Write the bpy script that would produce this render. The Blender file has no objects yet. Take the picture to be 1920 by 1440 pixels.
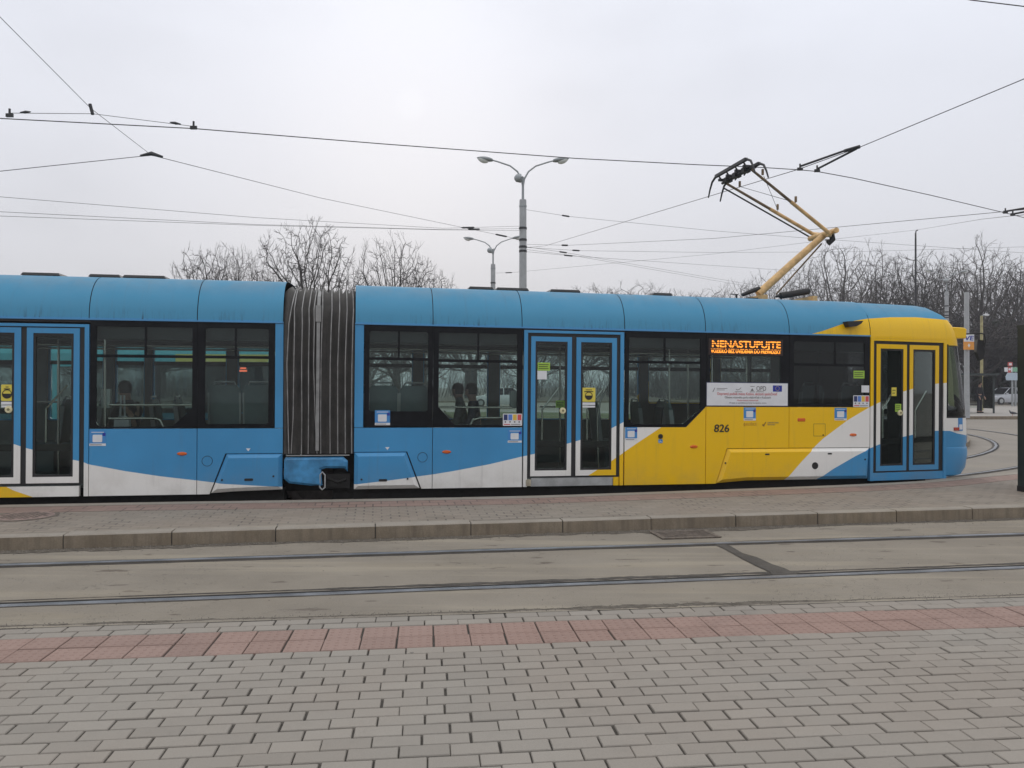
import bpy, bmesh, math, random
import numpy as np
from mathutils import Vector, Matrix
PI = math.pi
rad = math.radians
C = bpy.context.scene.collection

# ------------------------------------------------------------------ camera numbers (used to place measured points)
FPX, HZ, EYE = 1480.0, 724.0, 1.62
PIT = math.atan((HZ - 720) / FPX)
cp, sp = math.cos(PIT), math.sin(PIT)

def ray(px, py):
    x = (px - 960) / FPX; y = -(py - 720) / FPX
    return Vector((x, cp - y * sp, sp + y * cp))
def at_z(px, py, z):                      # the point of height z seen there
    d = ray(px, py); t = (z - EYE) / d.z
    return Vector((0, 0, EYE)) + d * t
def at_y(px, py, Y):                      # the point at distance Y seen there
    d = ray(px, py)
    return Vector((0, 0, EYE)) + d * (Y / d.y)

def frame(P0, yaw, tilt):
    u = Vector((math.cos(yaw) * math.cos(tilt), math.sin(yaw) * math.cos(tilt), -math.sin(tilt)))
    n = Vector((-math.sin(yaw), math.cos(yaw), 0))
    v = u.cross(n)
    M = Matrix.Identity(4)
    for i in range(3):
        M[i][0], M[i][1], M[i][2], M[i][3] = u[i], n[i], v[i], P0[i]
    return M
FM = frame(Vector((-2.0, 10.35, 0)), rad(11.5), rad(.5))
RM = frame(Vector((-2.6, 10.25, 0)), rad(9.2), rad(.3))
RL = FM.inverted() @ RM

def solve_u(M, px, z, w=0.0, o=None, d=None):
    o = Vector((0, w, z)) if o is None else o
    d = Vector((1, 0, 0)) if d is None else d
    A = M @ o - Vector((0, 0, EYE)); D = M.to_3x3() @ d
    k = (px - 960) / FPX
    return -(A.x - k * (A.y * cp + A.z * sp)) / (D.x - k * (D.y * cp + D.z * sp))
def uF(px, z=1.3, w=0.0): return solve_u(FM, px, z, w)
def uR(px, z=1.3, w=0.0): return solve_u(RM, px, z, w)
def on_plane(M, px, py, w=0.0):           # (u, z) on the plane w of a car frame
    Mi = M.inverted(); c = Mi @ Vector((0, 0, EYE)); d = Mi.to_3x3() @ ray(px, py)
    t = (w - c.y) / d.y
    p = c + d * t
    return p.x, p.z

# ------------------------------------------------------------------ mesh helpers
class MB:
    def __init__(s): s.v = []; s.f = []; s.m = []
    def add(s, vs, fs, m=0):
        b = len(s.v); s.v += [tuple(p) for p in vs]
        for f in fs: s.f.append(tuple(i + b for i in f)); s.m.append(m)
        return s
    def box(s, x0, x1, y0, y1, z0, z1, m=0, fn=None):
        vs = [(x, y, z) for z in (z0, z1) for y in (y0, y1) for x in (x0, x1)]
        if fn: vs = [fn(*p) for p in vs]
        return s.add(vs, [(0, 2, 3, 1), (4, 5, 7, 6), (0, 1, 5, 4), (2, 6, 7, 3), (0, 4, 6, 2), (1, 3, 7, 5)], m)
    def tube(s, pts, r, n=8, m=0, cap=True, squash=None):
        pts = [Vector(p) for p in pts]; k = len(pts)
        rs = r if isinstance(r, (list, tuple)) else [r] * k
        vs = []; prev = None
        for i, p in enumerate(pts):
            t = (pts[min(i + 1, k - 1)] - pts[max(i - 1, 0)])
            t = t.normalized() if t.length > 1e-9 else Vector((0, 0, 1))
            if prev is None:
                a = Vector((0, 0, 1)) if abs(t.z) < .9 else Vector((1, 0, 0))
            else: a = prev
            e = t.cross(a)
            if e.length < 1e-6: e = t.cross(Vector((1, .3, 0)))
            e.normalize(); g = e.cross(t).normalized(); prev = g
            for j in range(n):
                q = 2 * PI * j / n
                vs.append(p + (e * math.cos(q) + g * math.sin(q) * (squash or 1)) * rs[i])
        fs = [(i * n + j, i * n + (j + 1) % n, (i + 1) * n + (j + 1) % n, (i + 1) * n + j) for i in range(k - 1) for j in range(n)]
        if cap: fs += [tuple(range(n - 1, -1, -1)), tuple(range((k - 1) * n, k * n))]
        return s.add(vs, fs, m)
    def lathe(s, prof, n=16, m=0, o=(0, 0, 0), axis='z', cap=True):
        vs = []
        for r, z in prof:
            for j in range(n):
                q = 2 * PI * j / n; a, b = r * math.cos(q), r * math.sin(q)
                p = {'z': (a, b, z), 'y': (a, z, b), 'x': (z, a, b)}[axis]
                vs.append((p[0] + o[0], p[1] + o[1], p[2] + o[2]))
        k = len(prof)
        fs = [(i * n + j, i * n + (j + 1) % n, (i + 1) * n + (j + 1) % n, (i + 1) * n + j) for i in range(k - 1) for j in range(n)]
        if cap: fs += [tuple(range(n - 1, -1, -1)), tuple(range((k - 1) * n, k * n))]
        return s.add(vs, fs, m)
    def plate(s, outer, holes=(), w0=0.0, w1=.03, m=0, fn=None):
        fn = fn or (lambda u, w, z: (u, w, z))
        if not holes and len(outer) == 4:
            tris = [(0, 1, 2, 3)]; P = list(outer)
        else:
            bm = bmesh.new(); edges = []; P = []
            for loop in [outer] + list(holes):
                vv = [bm.verts.new((p[0], 0, p[1])) for p in loop]; P += list(loop)
                for i in range(len(vv)): edges.append(bm.edges.new((vv[i], vv[(i + 1) % len(vv)])))
            bm.verts.index_update()
            bmesh.ops.triangle_fill(bm, use_beauty=True, use_dissolve=False, edges=edges, normal=(0, 1, 0))
            bm.verts.index_update()
            tris = [tuple(v.index for v in f.verts) for f in bm.faces]; bm.free()
        n = len(P)
        vs = [fn(p[0], w0, p[1]) for p in P] + [fn(p[0], w1, p[1]) for p in P]
        fs = [t for t in tris] + [tuple(i + n for i in reversed(t)) for t in tris]
        b = 0
        for loop in [outer] + list(holes):
            k = len(loop)
            for i in range(k):
                a, c = b + i, b + (i + 1) % k
                fs.append((a, c, c + n, a + n))
            b += k
        return s.add(vs, fs, m)
    def raised(s, outline, inset, w0, w1, m=0, fn=None):   # outline at w0, inset outline at w1 (chamfered cover)
        fn = fn or (lambda u, w, z: (u, w, z))
        c = (sum(p[0] for p in outline) / len(outline), sum(p[1] for p in outline) / len(outline))
        n = len(outline); ins = []
        ar = sum(outline[i][0] * outline[(i + 1) % n][1] - outline[(i + 1) % n][0] * outline[i][1] for i in range(n))
        sg = 1 if ar > 0 else -1
        for i in range(n):
            a, b, d = Vector(outline[i - 1]), Vector(outline[i]), Vector(outline[(i + 1) % n])
            e1 = (b - a).normalized(); e2 = (d - b).normalized()
            n1 = Vector((-e1.y, e1.x)) * sg; n2 = Vector((-e2.y, e2.x)) * sg
            k = n1 + n2; k = k / max(.3, k.dot(n1))
            q = b + k * inset; ins.append((q.x, q.y))
        vs = [fn(p[0], w0, p[1]) for p in outline] + [fn(p[0], w1, p[1]) for p in ins]
        fs = [(i, (i + 1) % n, (i + 1) % n + n, i + n) for i in range(n)] + [tuple(range(n, 2 * n))]
        return s.add(vs, fs, m)
    def build(s, name, mats, parent=None, smooth=None, M=None, recalc=True):
        me = bpy.data.meshes.new(name); me.from_pydata(s.v, [], s.f)
        if not isinstance(mats, (list, tuple)): mats = [mats]
        for x in mats: me.materials.append(x)
        if len(mats) > 1: me.polygons.foreach_set('material_index', s.m)
        if recalc:
            bm = bmesh.new(); bm.from_mesh(me); bmesh.ops.recalc_face_normals(bm, faces=bm.faces); bm.to_mesh(me); bm.free()
        if smooth is not None:
            me.polygons.foreach_set('use_smooth', [True] * len(me.polygons))
            if smooth < 170: me.set_sharp_from_angle(angle=rad(smooth))
        me.update()
        o = bpy.data.objects.new(name, me); C.objects.link(o)
        if parent is not None: o.parent = parent
        if M is not None: o.matrix_local = M
        return o

def empty(name, M=None, parent=None):
    o = bpy.data.objects.new(name, None); o.empty_display_size = .2; C.objects.link(o)
    if parent is not None: o.parent = parent
    if M is not None:
        if not isinstance(M, Matrix): M = Matrix.Translation(Vector(M))
        o.matrix_local = M
    return o
def tag(o, label, cat, group=None):
    o['label'] = label; o['category'] = cat
    if group: o['group'] = group
    return o
def struct(o, label=None):
    o['kind'] = 'structure'
    if label: o['label'] = label
    return o
def copy_tree(root, M, name=None):
    r = root.copy(); C.objects.link(r); r.matrix_local = M
    for k in list(r.keys()):
        if k in ('label',): del r[k]
    for ch in root.children:
        c = ch.copy(); C.objects.link(c); c.parent = r; c.matrix_local = ch.matrix_local.copy()
        for g in ch.children:
            d = g.copy(); C.objects.link(d); d.parent = c; d.matrix_local = g.matrix_local.copy()
    return r
def rrect(x0, x1, z0, z1, r=.03, k=4):
    out = []
    for cx, cz, a in ((x1 - r, z1 - r, 0), (x0 + r, z1 - r, 90), (x0 + r, z0 + r, 180), (x1 - r, z0 + r, 270)):
        for i in range(k + 1):
            q = rad(a + 90 * i / k); out.append((cx + r * math.cos(q), cz + r * math.sin(q)))
    return out
def disc(cx, cz, r, n=16): return [(cx + r * math.cos(2 * PI * i / n), cz + r * math.sin(2 * PI * i / n)) for i in range(n)]
def lettering(name, body, size, u, w, z, m, parent, M=None, shear=0, align='LEFT', width=None, bold=0, heavy=0):
    cu = bpy.data.curves.new(name, 'FONT'); cu.body = body; cu.size = size; cu.shear = shear; cu.align_x = align
    cu.offset = bold; cu.extrude = .0006
    t = bpy.data.objects.new(name, cu); C.objects.link(t)
    bpy.context.view_layer.update()
    me = bpy.data.meshes.new_from_object(t); bpy.data.objects.remove(t)
    xs = [v.co.x for v in me.vertices]
    sx = 1
    if width and xs: sx = width / max(1e-6, max(xs) - min(xs))
    R = Matrix.Translation((u, w, z)) @ Matrix.Rotation(PI / 2, 4, 'X') @ Matrix.Diagonal((sx, 1, 1, 1))
    me.transform(R)
    if heavy:
        bm = bmesh.new()
        for i, (a_, b_) in enumerate(((-1, 0), (1, 0), (0, -1), (0, 1), (0, 0))):
            k0 = len(bm.verts); bm.from_mesh(me); bm.verts.ensure_lookup_table()
            for v in bm.verts[k0:]: v.co += Vector((a_ * heavy, -i * .0004, b_ * heavy * .7))
        bm.to_mesh(me); bm.free()
    me.materials.clear(); me.materials.append(m)
    o = bpy.data.objects.new(name, me); C.objects.link(o); o.parent = parent
    if M is not None: o.matrix_local = M
    return o

# ------------------------------------------------------------------ materials
def nt(name):
    m = bpy.data.materials.new(name); m.use_nodes = True
    t = m.node_tree; b = t.nodes['Principled BSDF']
    return m, t, b
def N(t, typ, **kw):
    n = t.nodes.new(typ)
    for k, v in kw.items():
        if k.startswith('i_'):
            n.inputs[int(k[2:]) if k[2:].isdigit() else k[2:].replace('_', ' ')].default_value = v
        else: setattr(n, k, v)
    return n
def L(t, a, b): t.links.new(a, b)
def c4(c): return (c[0], c[1], c[2], 1)
def mixc(t, fac, a, b, blend='MIX'):
    n = N(t, 'ShaderNodeMix', data_type='RGBA', blend_type=blend)
    for sock, val in ((n.inputs[0], fac), (n.inputs[6], a), (n.inputs[7], b)):
        if isinstance(val, (int, float)): sock.default_value = val
        elif isinstance(val, (tuple, list)): sock.default_value = c4(val)
        else: L(t, val, sock)
    return n.outputs[2]
def math_(t, op, a, b=None, c=None, clamp=False):
    n = N(t, 'ShaderNodeMath', operation=op); n.use_clamp = clamp
    for i, v in enumerate((a, b, c)):
        if v is None: continue
        if isinstance(v, (int, float)): n.inputs[i].default_value = v
        else: L(t, v, n.inputs[i])
    return n.outputs[0]
def remap(t, v, a, b, c=0., d=1., smooth=True):
    n = N(t, 'ShaderNodeMapRange', interpolation_type='SMOOTHSTEP' if smooth else 'LINEAR')
    L(t, v, n.inputs[0])
    for i, x in enumerate((a, b, c, d)): n.inputs[i + 1].default_value = x
    return n.outputs[0]
def noise_(t, vec, scale, detail=3, rough=.55, sx=None):
    if sx is not None:
        mp = N(t, 'ShaderNodeMapping'); L(t, vec, mp.inputs[0]); mp.inputs['Scale'].default_value = sx; vec = mp.outputs[0]
    n = N(t, 'ShaderNodeTexNoise'); L(t, vec, n.inputs['Vector'])
    n.inputs['Scale'].default_value = scale; n.inputs['Detail'].default_value = detail; n.inputs['Roughness'].default_value = rough
    return n.outputs[0]
def obco(t): return N(t, 'ShaderNodeTexCoord').outputs['Object']
def bump_(t, b, h, strength, dist):
    n = N(t, 'ShaderNodeBump'); n.inputs['Strength'].default_value = strength; n.inputs['Distance'].default_value = dist
    L(t, h, n.inputs['Height']); L(t, n.outputs[0], b.inputs['Normal'])
def mat(name, col, rough=.5, metal=0, var=0, vs=6, bump=0, bs=60, spec=.5, coat=0, emit=None):
    m, t, b = nt(name)
    b.inputs['Base Color'].default_value = c4(col); b.inputs['Roughness'].default_value = rough
    b.inputs['Metallic'].default_value = metal; b.inputs['Specular IOR Level'].default_value = spec
    if coat: b.inputs['Coat Weight'].default_value = coat; b.inputs['Coat Roughness'].default_value = .08
    if var or bump: co = obco(t)
    if var:
        f = noise_(t, co, vs, 5, .6); f = remap(t, f, .3, .7)
        L(t, mixc(t, f, tuple(x * (1 - var) for x in col), tuple(min(1, x * (1 + var)) for x in col)), b.inputs['Base Color'])
        L(t, math_(t, 'MULTIPLY_ADD', f, .25 * rough, rough * .85), b.inputs['Roughness'])
    if bump: bump_(t, b, noise_(t, co, bs, 4), bump, .01)
    if emit: b.inputs['Emission Color'].default_value = c4(emit[0]); b.inputs['Emission Strength'].default_value = emit[1]
    return m
def glass(name, tint, rough=.02, ior=1.36, dirt=.022):
    m = bpy.data.materials.new(name); m.use_nodes = True; t = m.node_tree; t.nodes.clear()
    out = N(t, 'ShaderNodeOutputMaterial'); tr = N(t, 'ShaderNodeBsdfTransparent'); gl = N(t, 'ShaderNodeBsdfGlossy')
    tr.inputs[0].default_value = c4(tint); gl.inputs['Roughness'].default_value = rough
    fr = N(t, 'ShaderNodeFresnel'); fr.inputs[0].default_value = ior
    mx = N(t, 'ShaderNodeMixShader'); L(t, fr.outputs[0], mx.inputs[0]); L(t, tr.outputs[0], mx.inputs[1]); L(t, gl.outputs[0], mx.inputs[2])
    df = N(t, 'ShaderNodeBsdfDiffuse'); df.inputs[0].default_value = (.25, .25, .24, 1)
    m2 = N(t, 'ShaderNodeMixShader'); co = obco(t)
    f = remap(t, noise_(t, co, 3, 5, .65), .35, .8, dirt * .4, dirt)
    L(t, f, m2.inputs[0]); L(t, mx.outputs[0], m2.inputs[1]); L(t, df.outputs[0], m2.inputs[2]); L(t, m2.outputs[0], out.inputs[0])
    return m

BLUE = (.054, .272, .53); YEL = (.84, .505, .003); WHITE = (.80, .785, .75)
def curve_z(t, x, pts, u0, u1, zmax=3.2):
    n = N(t, 'ShaderNodeFloatCurve'); mp = n.mapping; mp.extend = 'HORIZONTAL'; cv = mp.curves[0]
    P = [((p[0] - u0) / (u1 - u0), max(0, min(1, p[1] / zmax))) for p in pts]
    while len(cv.points) < len(P): cv.points.new(.5, .5)
    for i, p in enumerate(P):
        cv.points[i].location = p; cv.points[i].handle_type = 'VECTOR'
    mp.update()
    L(t, remap(t, x, u0, u1, 0, 1, False), n.inputs['Value'])
    return math_(t, 'MULTIPLY', n.outputs[0], zmax)
def s_red(t, col):
    n = N(t, 'ShaderNodeSeparateColor'); L(t, col, n.inputs[0]); return n.outputs[0]
def livery(name, base, layers, u0, u1):
    m, t, b = nt(name); co = obco(t)
    s = N(t, 'ShaderNodeSeparateXYZ'); L(t, co, s.inputs[0]); x, z = s.outputs[0], s.outputs[2]
    col = mixc(t, remap(t, noise_(t, co, .8, 3), .35, .65), tuple(c * .93 for c in base), tuple(c * 1.06 for c in base))
    for rgb, pts in layers:
        cz = curve_z(t, x, pts, u0, u1)
        col = mixc(t, math_(t, 'LESS_THAN', z, cz), col, rgb)
    fade = math_(t, 'MULTIPLY', math_(t, 'GREATER_THAN', z, 2.46), math_(t, 'LESS_THAN', s_red(t, col), .1))
    col = mixc(t, fade, col, (.055, .268, .445))
    # weathering: pale bloom on the top of the roof, black run-off streaks over the gutter, road dirt low down
    top = math_(t, 'MULTIPLY', remap(t, z, 2.72, 2.98), remap(t, noise_(t, co, 3, 5, .7), .25, .7, .25, .75))
    col = mixc(t, math_(t, 'MULTIPLY', top, .65), col, (.20, .245, .28))
    st = remap(t, noise_(t, co, 1, 5, .7, (28, 1, 3)), .47, .72)
    pt = remap(t, noise_(t, co, 1.1, 3, .6, (1, 1, 0)), .38, .62)
    hz_ = N(t, 'ShaderNodeMapRange'); L(t, z, hz_.inputs[0])
    hz_.inputs[1].default_value = 2.46; hz_.inputs[2].default_value = 2.62; hz_.inputs[3].default_value = 1; hz_.inputs[4].default_value = 0
    lo = math_(t, 'MULTIPLY', math_(t, 'GREATER_THAN', z, 2.435), math_(t, 'LESS_THAN', x, 7.3))
    f = math_(t, 'MULTIPLY', math_(t, 'MULTIPLY', st, pt), math_(t, 'MULTIPLY', hz_.outputs[0], lo))
    col = mixc(t, math_(t, 'MULTIPLY', f, .8), col, (.02, .022, .028))
    lowz = remap(t, z, .75, .2)
    dn = remap(t, noise_(t, co, 2.2, 6, .7), .35, .75)
    col = mixc(t, math_(t, 'MULTIPLY', math_(t, 'MULTIPLY', lowz, dn), .30), col, (.24, .20, .15))
    vst = remap(t, noise_(t, co, 1, 4, .65, (14, 1, .8)), .55, .8)
    col = mixc(t, math_(t, 'MULTIPLY', vst, .20), col, (.12, .11, .1))
    L(t, col, b.inputs['Base Color'])
    rg = remap(t, noise_(t, co, 5, 4), .3, .7, .28, .45); L(t, math_(t, 'ADD', rg, math_(t, 'MULTIPLY', remap(t, z, 2.6, 2.9), .35)), b.inputs['Roughness'])
    L(t, remap(t, z, 2.85, 2.5, 0, .14), b.inputs['Coat Weight']); b.inputs['Coat Roughness'].default_value = .12; b.inputs['Specular IOR Level'].default_value = .35
    bump_(t, b, noise_(t, co, 1.3, 2), .05, .02)
    return m
PF = lambda px, py: on_plane(FM, px, py)
PR = lambda px, py: on_plane(RM, px, py)
B1 = [PF(*p) for p in ((640, 911), (664.5, 908), (723.6, 901), (778, 894), (815, 889), (851, 883), (915, 871), (979, 856), (1002, 851), (1063.5, 832), (1088, 825), (1146.7, 803), (1169.4, 791))]
B1 = [(-.6, .3)] + B1[1:] + [(3.66, 1.155), (3.70, 1.25), (4.4, 1.5), (4.46, 0.0), (9.6, 0.0)]
B2 = [(-.6, 0), (3.0, 0.0), (3.02, .345)] + [PF(*p) for p in ((1105.8, 890), (1146.7, 864.5), (1171.4, 847), (1193, 832), (1240, 801))] + [(4.63, 1.345), (4.90, 1.7), (5.2, 2.0), (6.30, 2.40)] + [PF(*p) for p in ((1524, 625.6), (1542.5, 620.6), (1580.5, 607.5), (1605, 601), (1630, 597), (1680, 593.5))] + [(8.45, 2.762), (9.6, 2.72)]
B3 = [(-.6, 0), (6.05, 0), (6.07, .255)] + [PF(*p) for p in ((1472.5, 897.6), (1501.7, 864), (1525, 840), (1542.5, 823), (1589, 788), (1631, 763))] + [(7.66, 1.43), (8.1, 1.6), (8.6, 1.72), (9.6, 1.80)]
B4 = [(-.6, 0), (6.5, 0), (6.52, .225)] + [PF(*p) for p in ((1533.7, 897), (1560, 878.8), (1601, 855.2), (1630, 840.8))] + [(7.70, .81), (8.1, .91), (8.55, .985), (8.78, 1.005), (9.05, 1.0), (9.18, .96), (9.6, .90)]
R1 = [(-4.7, 1.0)] + [PR(*p) for p in ((24, 832), (47, 840), (58, 842.5), (136, 862), (155.7, 866), (166.7, 870.7), (233, 883), (300, 893), (370, 901), (416.7, 906.7), (530, 912.7))]
R2 = [(-4.7, 1.0)] + [PR(*p) for p in ((0, 907), (26.4, 920), (62, 932))] + [(-3.2, .1), (-.2, 0)]
M_liv = livery('tram_paint', BLUE, [(WHITE, B1), (YEL, B2), (WHITE, B3), (BLUE, B4)], -.6, 9.6)
M_livR = livery('tram_paint_rear', BLUE, [(WHITE, R1), (YEL, R2)], -4.7, -.2)
M_black = mat('black_glazing_print', (.010, .011, .013), .2, var=.2, spec=.12)
M_rub = mat('black_rubber', (.014, .014, .015), .6, var=.3)
M_dark = mat('underframe_grime', (.012, .011, .010), .85, var=.4, bump=.4, bs=20)
M_glass = glass('tinted_glass', (.80, .865, .85))
M_glassd = glass('dark_tinted_glass', (.55, .60, .60))
M_cglass = glass('clear_glass', (.9, .93, .92))
M_int = mat('interior_panel', (.13, .145, .145), .6, var=.1)
M_intd = mat('interior_dark', (.028, .032, .034), .6, var=.2)
M_floor = mat('interior_floor', (.07, .08, .08), .7, var=.2)
M_seat = mat('seat_shell', (.10, .14, .15), .45, var=.1)
M_seatf = mat('seat_fabric', (.035, .06, .075), .9, var=.3, vs=40)
M_rail = mat('polished_handrail', (.62, .60, .55), .25, .9)
M_bel = mat('bellows_fabric', (.055, .052, .048), .85, var=.35, vs=4, bump=.3, bs=25)
M_brib = mat('bellows_rib_edge', (.25, .245, .24), .6, .1, var=.3)
M_alu = mat('dull_aluminium', (.42, .43, .43), .45, .6, var=.15)
M_orange = mat('orange_marker_lens', (.62, .11, .01), .2, coat=.5)
M_red = mat('red_reflector', (.42, .05, .03), .25, coat=.5)
M_stw = mat('sticker_white', (.70, .71, .73), .4, var=.04)
M_stb = mat('sticker_blue', (.05, .24, .55), .4)
M_stg = mat('sticker_lime', (.34, .55, .06), .45)
M_sty = mat('sticker_yellow', (.70, .58, .08), .4)
M_ink = mat('black_ink', (.015, .013, .013), .5)
M_redink = mat('red_ink', (.55, .06, .07), .5)
M_greyink = mat('grey_ink', (.16, .15, .15), .5)
M_navy = mat('flag_blue', (.015, .03, .30), .4)
M_gold = mat('flag_gold', (.7, .55, .05), .4)
M_cream = mat('cream_button', (.72, .66, .42), .4)
M_panY = mat('pantograph_ochre', (.60, .38, .16), .5, var=.25, vs=9)
M_panYd = mat('pantograph_soiled_tube', (.15, .10, .05), .55, var=.5, vs=5)
M_panB = mat('pantograph_black', (.008, .008, .009), .5)
M_wire = mat('tarnished_wire', (.035, .036, .040), .55, .2)
M_wired = mat('insulator', (.02, .02, .022), .5)
M_led = mat('amber_led', (.05, .01, 0), .5, emit=((1, .33, .035), 1.7))
M_ledb = mat('led_board', (.02, .006, .002), .4)
M_galv = mat('galvanised_steel', (.30, .32, .33), .55, .35, var=.12, vs=3)
M_lampw = mat('lamp_bowl', (.62, .64, .62), .2, spec=.5)
M_conc = mat('pole_concrete', (.36, .37, .38), .8, var=.1, vs=4)
# ------------------------------------------------------------------ the tram: one articulated vehicle
T = empty('tram', FM)
tag(T, 'blue, white and yellow articulated tram number 826 standing across the whole platform', 'tram')
W = 2.48                                             # car width
SK, BELT, BELT2, GUT = .262, 1.073, 1.367, 2.445

def part(mb, name, mats, M=None, parent=None, smooth=None): return mb.build(name, mats, parent or T, smooth, M)

# --- body side panels
g = .004
s1, s2, s3, s4, s5, s6 = uF(811.5), uF(980), uF(1171.2), uF(1323.6), uF(1479.6), uF(1631)
U0 = uF(664.5)
def side(poly, name='side_panel', M=None, m=None, w0=0, w1=.035):
    return part(MB().plate(poly, w0=w0, w1=w1), name, m or M_liv, M)
cv1, cv2 = uF(763.6, .755), uF(790, .26)
side([(U0, .757), (cv1, .757), (cv2, SK), (s1 - g, SK), (s1 - g, BELT), (U0, BELT)])
side([(s1 + g, SK), (s2 - g, SK), (s2 - g, BELT), (s1 + g, BELT)])
cA, cB = uF(1286.7, 1.082), uF(1321.6, 1.34)
side([(s3 + g, SK), (s4 - g, SK), (s4 - g, BELT2), (cB, 1.345), (cA, BELT), (s3 + g, BELT)])
k1, k2 = uF(1363, .765), uF(1342, .27)
side([(s4 + g, SK), (k2, SK), (k1, .769), (s5 - g, .769), (s5 - g, BELT2), (s4 + g, BELT2)])
side([(s5 + g, .769), (s6 - g, .769), (s6 - g, BELT2), (s5 + g, BELT2)])
def cover(poly, M=None, m=None, bolts=(), slot=None):
    o = part(MB().raised(poly, .05, .012, -.032).raised(poly, .001, .012, .04), 'wheel_cover', m or M_liv, M)
    for b in bolts: MB().lathe([(.012, -.040), (.014, -.030)], 8, o=(b[0], 0, b[1]), axis='y').build('bolt', M_ink, o)
    if slot: MB().plate(rrect(slot[0] - .055, slot[0] + .055, slot[1] - .016, slot[1] + .016, .014), w0=-.036, w1=-.02).build('latch_slot', M_ink, o)
    return o
cover([(U0 + .004, .268), (cv2 - .022, .268), (cv1 - .012, .750), (U0 + .004, .750)], bolts=[(uF(679), .40), (uF(765), .40)], slot=(uF(719), .385))
co2 = cover([(k2 + .014, .268), (uF(1400), .30), (s6 - .03, .30), (s6 - .006, .762), (k1 + .012, .762)], bolts=[(uF(1359), .56), (uF(1620), .59)], slot=None)
for px, z in ((1437, .68), (1554, .68)):
    MB().plate(rrect(uF(px) - .035, uF(px) + .035, z - .011, z + .011, .01), w0=-.036, w1=-.02).build('latch_slot', M_ink, co2)
MB().lathe([(.052, -.034), (.05, -.030), (.047, -.0335)], 20, o=(uF(1526.5), 0, .505), axis='y').build('round_opening', M_ink, co2)
# rear car
r1, r2, rE, rD = uR(166.8), uR(369.8), uR(530.5), uR(158)
SKR = .238
side([(r1 + g, SKR), (r2 - g, SKR), (r2 - g, BELT), (r1 + g, BELT)], M=RL, m=M_livR)
q1, q2 = uR(423, .75), uR(393, .24)
side([(r2 + g, SKR), (q2 - .004, SKR), (q1 - .004, .754), (rE, .754), (rE, BELT), (r2 + g, BELT)], M=RL, m=M_livR)
cover([(q2 + .016, .25), (uR(440), .268), (rE - .004, .285), (rE - .004, .747), (q1 + .010, .747)], M=RL, m=M_livR, bolts=[(uR(418), .42), (uR(514), .46)], slot=(uR(468), .42))
# blue end posts beside the bellows
side([(U0, BELT + .006), (uF(681), BELT + .006), (uF(681), 2.425), (U0, 2.425)], 'end_post')
side([(uR(515.5), BELT + .006), (rE, BELT + .006), (rE, 2.425), (uR(515.5), 2.425)], 'end_post', RL, M_livR)

# --- windows
def window(x0, x1, z0, z1, outer, glassp, M=None, bars=(), vbar=None, gm=None, fn=None):
    fr = part(MB().plate(outer, [glassp], 0.002, .03, fn=fn), 'window', M_black, M)
    MB().plate(glassp, w0=.012, w1=.018, fn=fn).build('pane', gm or M_glass, fr)
    mb = MB(); n = 0
    for zb, b0, b1 in bars: mb.plate([(b0, zb - .018), (b1, zb - .018), (b1, zb + .018), (b0, zb + .018)], w0=.004, w1=.034, fn=fn); n += 1
    if vbar: mb.plate([(vbar[0] - .012, vbar[1]), (vbar[0] + .012, vbar[1]), (vbar[0] + .012, vbar[2]), (vbar[0] - .012, vbar[2])], w0=.006, w1=.03, fn=fn); n += 1
    if n: mb.build('glazing_bar', M_black, fr)
    return fr
def rect(a, b, z0, z1): return [(a, z0), (b, z0), (b, z1), (a, z1)]
TOPW = 2.428
# front car: first window with a closed lower panel
a, b = uF(682) + .003, s1 - .002
wn1 = window(0, 0, 0, 0, rect(a, b, BELT + .006, TOPW), rrect(uF(691.7), uF(802), 1.29, 2.35, .03), bars=[(1.985, a, b)], vbar=(uF(747), 1.99, 2.36))
MB().plate(rect(a + .01, b - .01, BELT + .012, 1.275), w0=-.001, w1=.0015).build('lower_panel', M_black, wn1)
gl2 = [(uF(853), 1.11), (uF(969), 1.11), (uF(969), 2.35), (uF(822), 2.35), (uF(822), 1.35)]
window(0, 0, 0, 0, rect(s1 + .002, s2 - .003, BELT + .006, TOPW), gl2, bars=[(1.972, uF(817), s2 - .01)], vbar=(uF(896), 1.98, 2.36))
gl3 = [(uF(1187), 1.118), (cA - .06, 1.118), (uF(1313), 1.32), (uF(1313), 2.34), (uF(1179), 2.34), (uF(1179), 1.18)]
window(0, 0, 0, 0, [(s3 + .004, BELT + .006), (cA, BELT + .006), (cB, 1.352), (s4 - .002, BELT2), (s4 - .002, TOPW), (s3 + .004, TOPW)], gl3, bars=[(1.995, s3 + .02, s4 - .02)], vbar=(uF(1246), 2.0, 2.36))
w4 = window(0, 0, 0, 0, rect(s4 + .002, s5 - .002, BELT2 + .006, TOPW), rrect(uF(1331), uF(1463), 1.41, 2.11, .02))
w5 = window(0, 0, 0, 0, rect(s5 + .002, s6 - .004, BELT2 + .006, TOPW), rrect(uF(1488), uF(1621), 1.42, 2.335, .03), bars=[(1.995, s5 + .01, s6 - .02)], vbar=(uF(1566), 2.0, 2.34), gm=M_glassd)
# rear car
ra, rb = r1 + .008, r2 - .002
glr = [(uR(186), 1.10), (uR(323), 1.10), (uR(360), 1.325), (uR(360), 2.355), (uR(180), 2.355), (uR(180), 1.15)]
window(0, 0, 0, 0, rect(ra, rb, BELT + .006, TOPW), glr, RL, bars=[(1.985, ra, rb)], vbar=(uR(272), 1.99, 2.36))
window(0, 0, 0, 0, rect(r2 + .002, uR(515) - .003, BELT + .006, TOPW), rrect(uR(384), uR(503), 1.13, 2.355, .03), RL, bars=[(1.985, r2 + .01, uR(514))], vbar=(uR(441), 1.99, 2.36))

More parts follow.
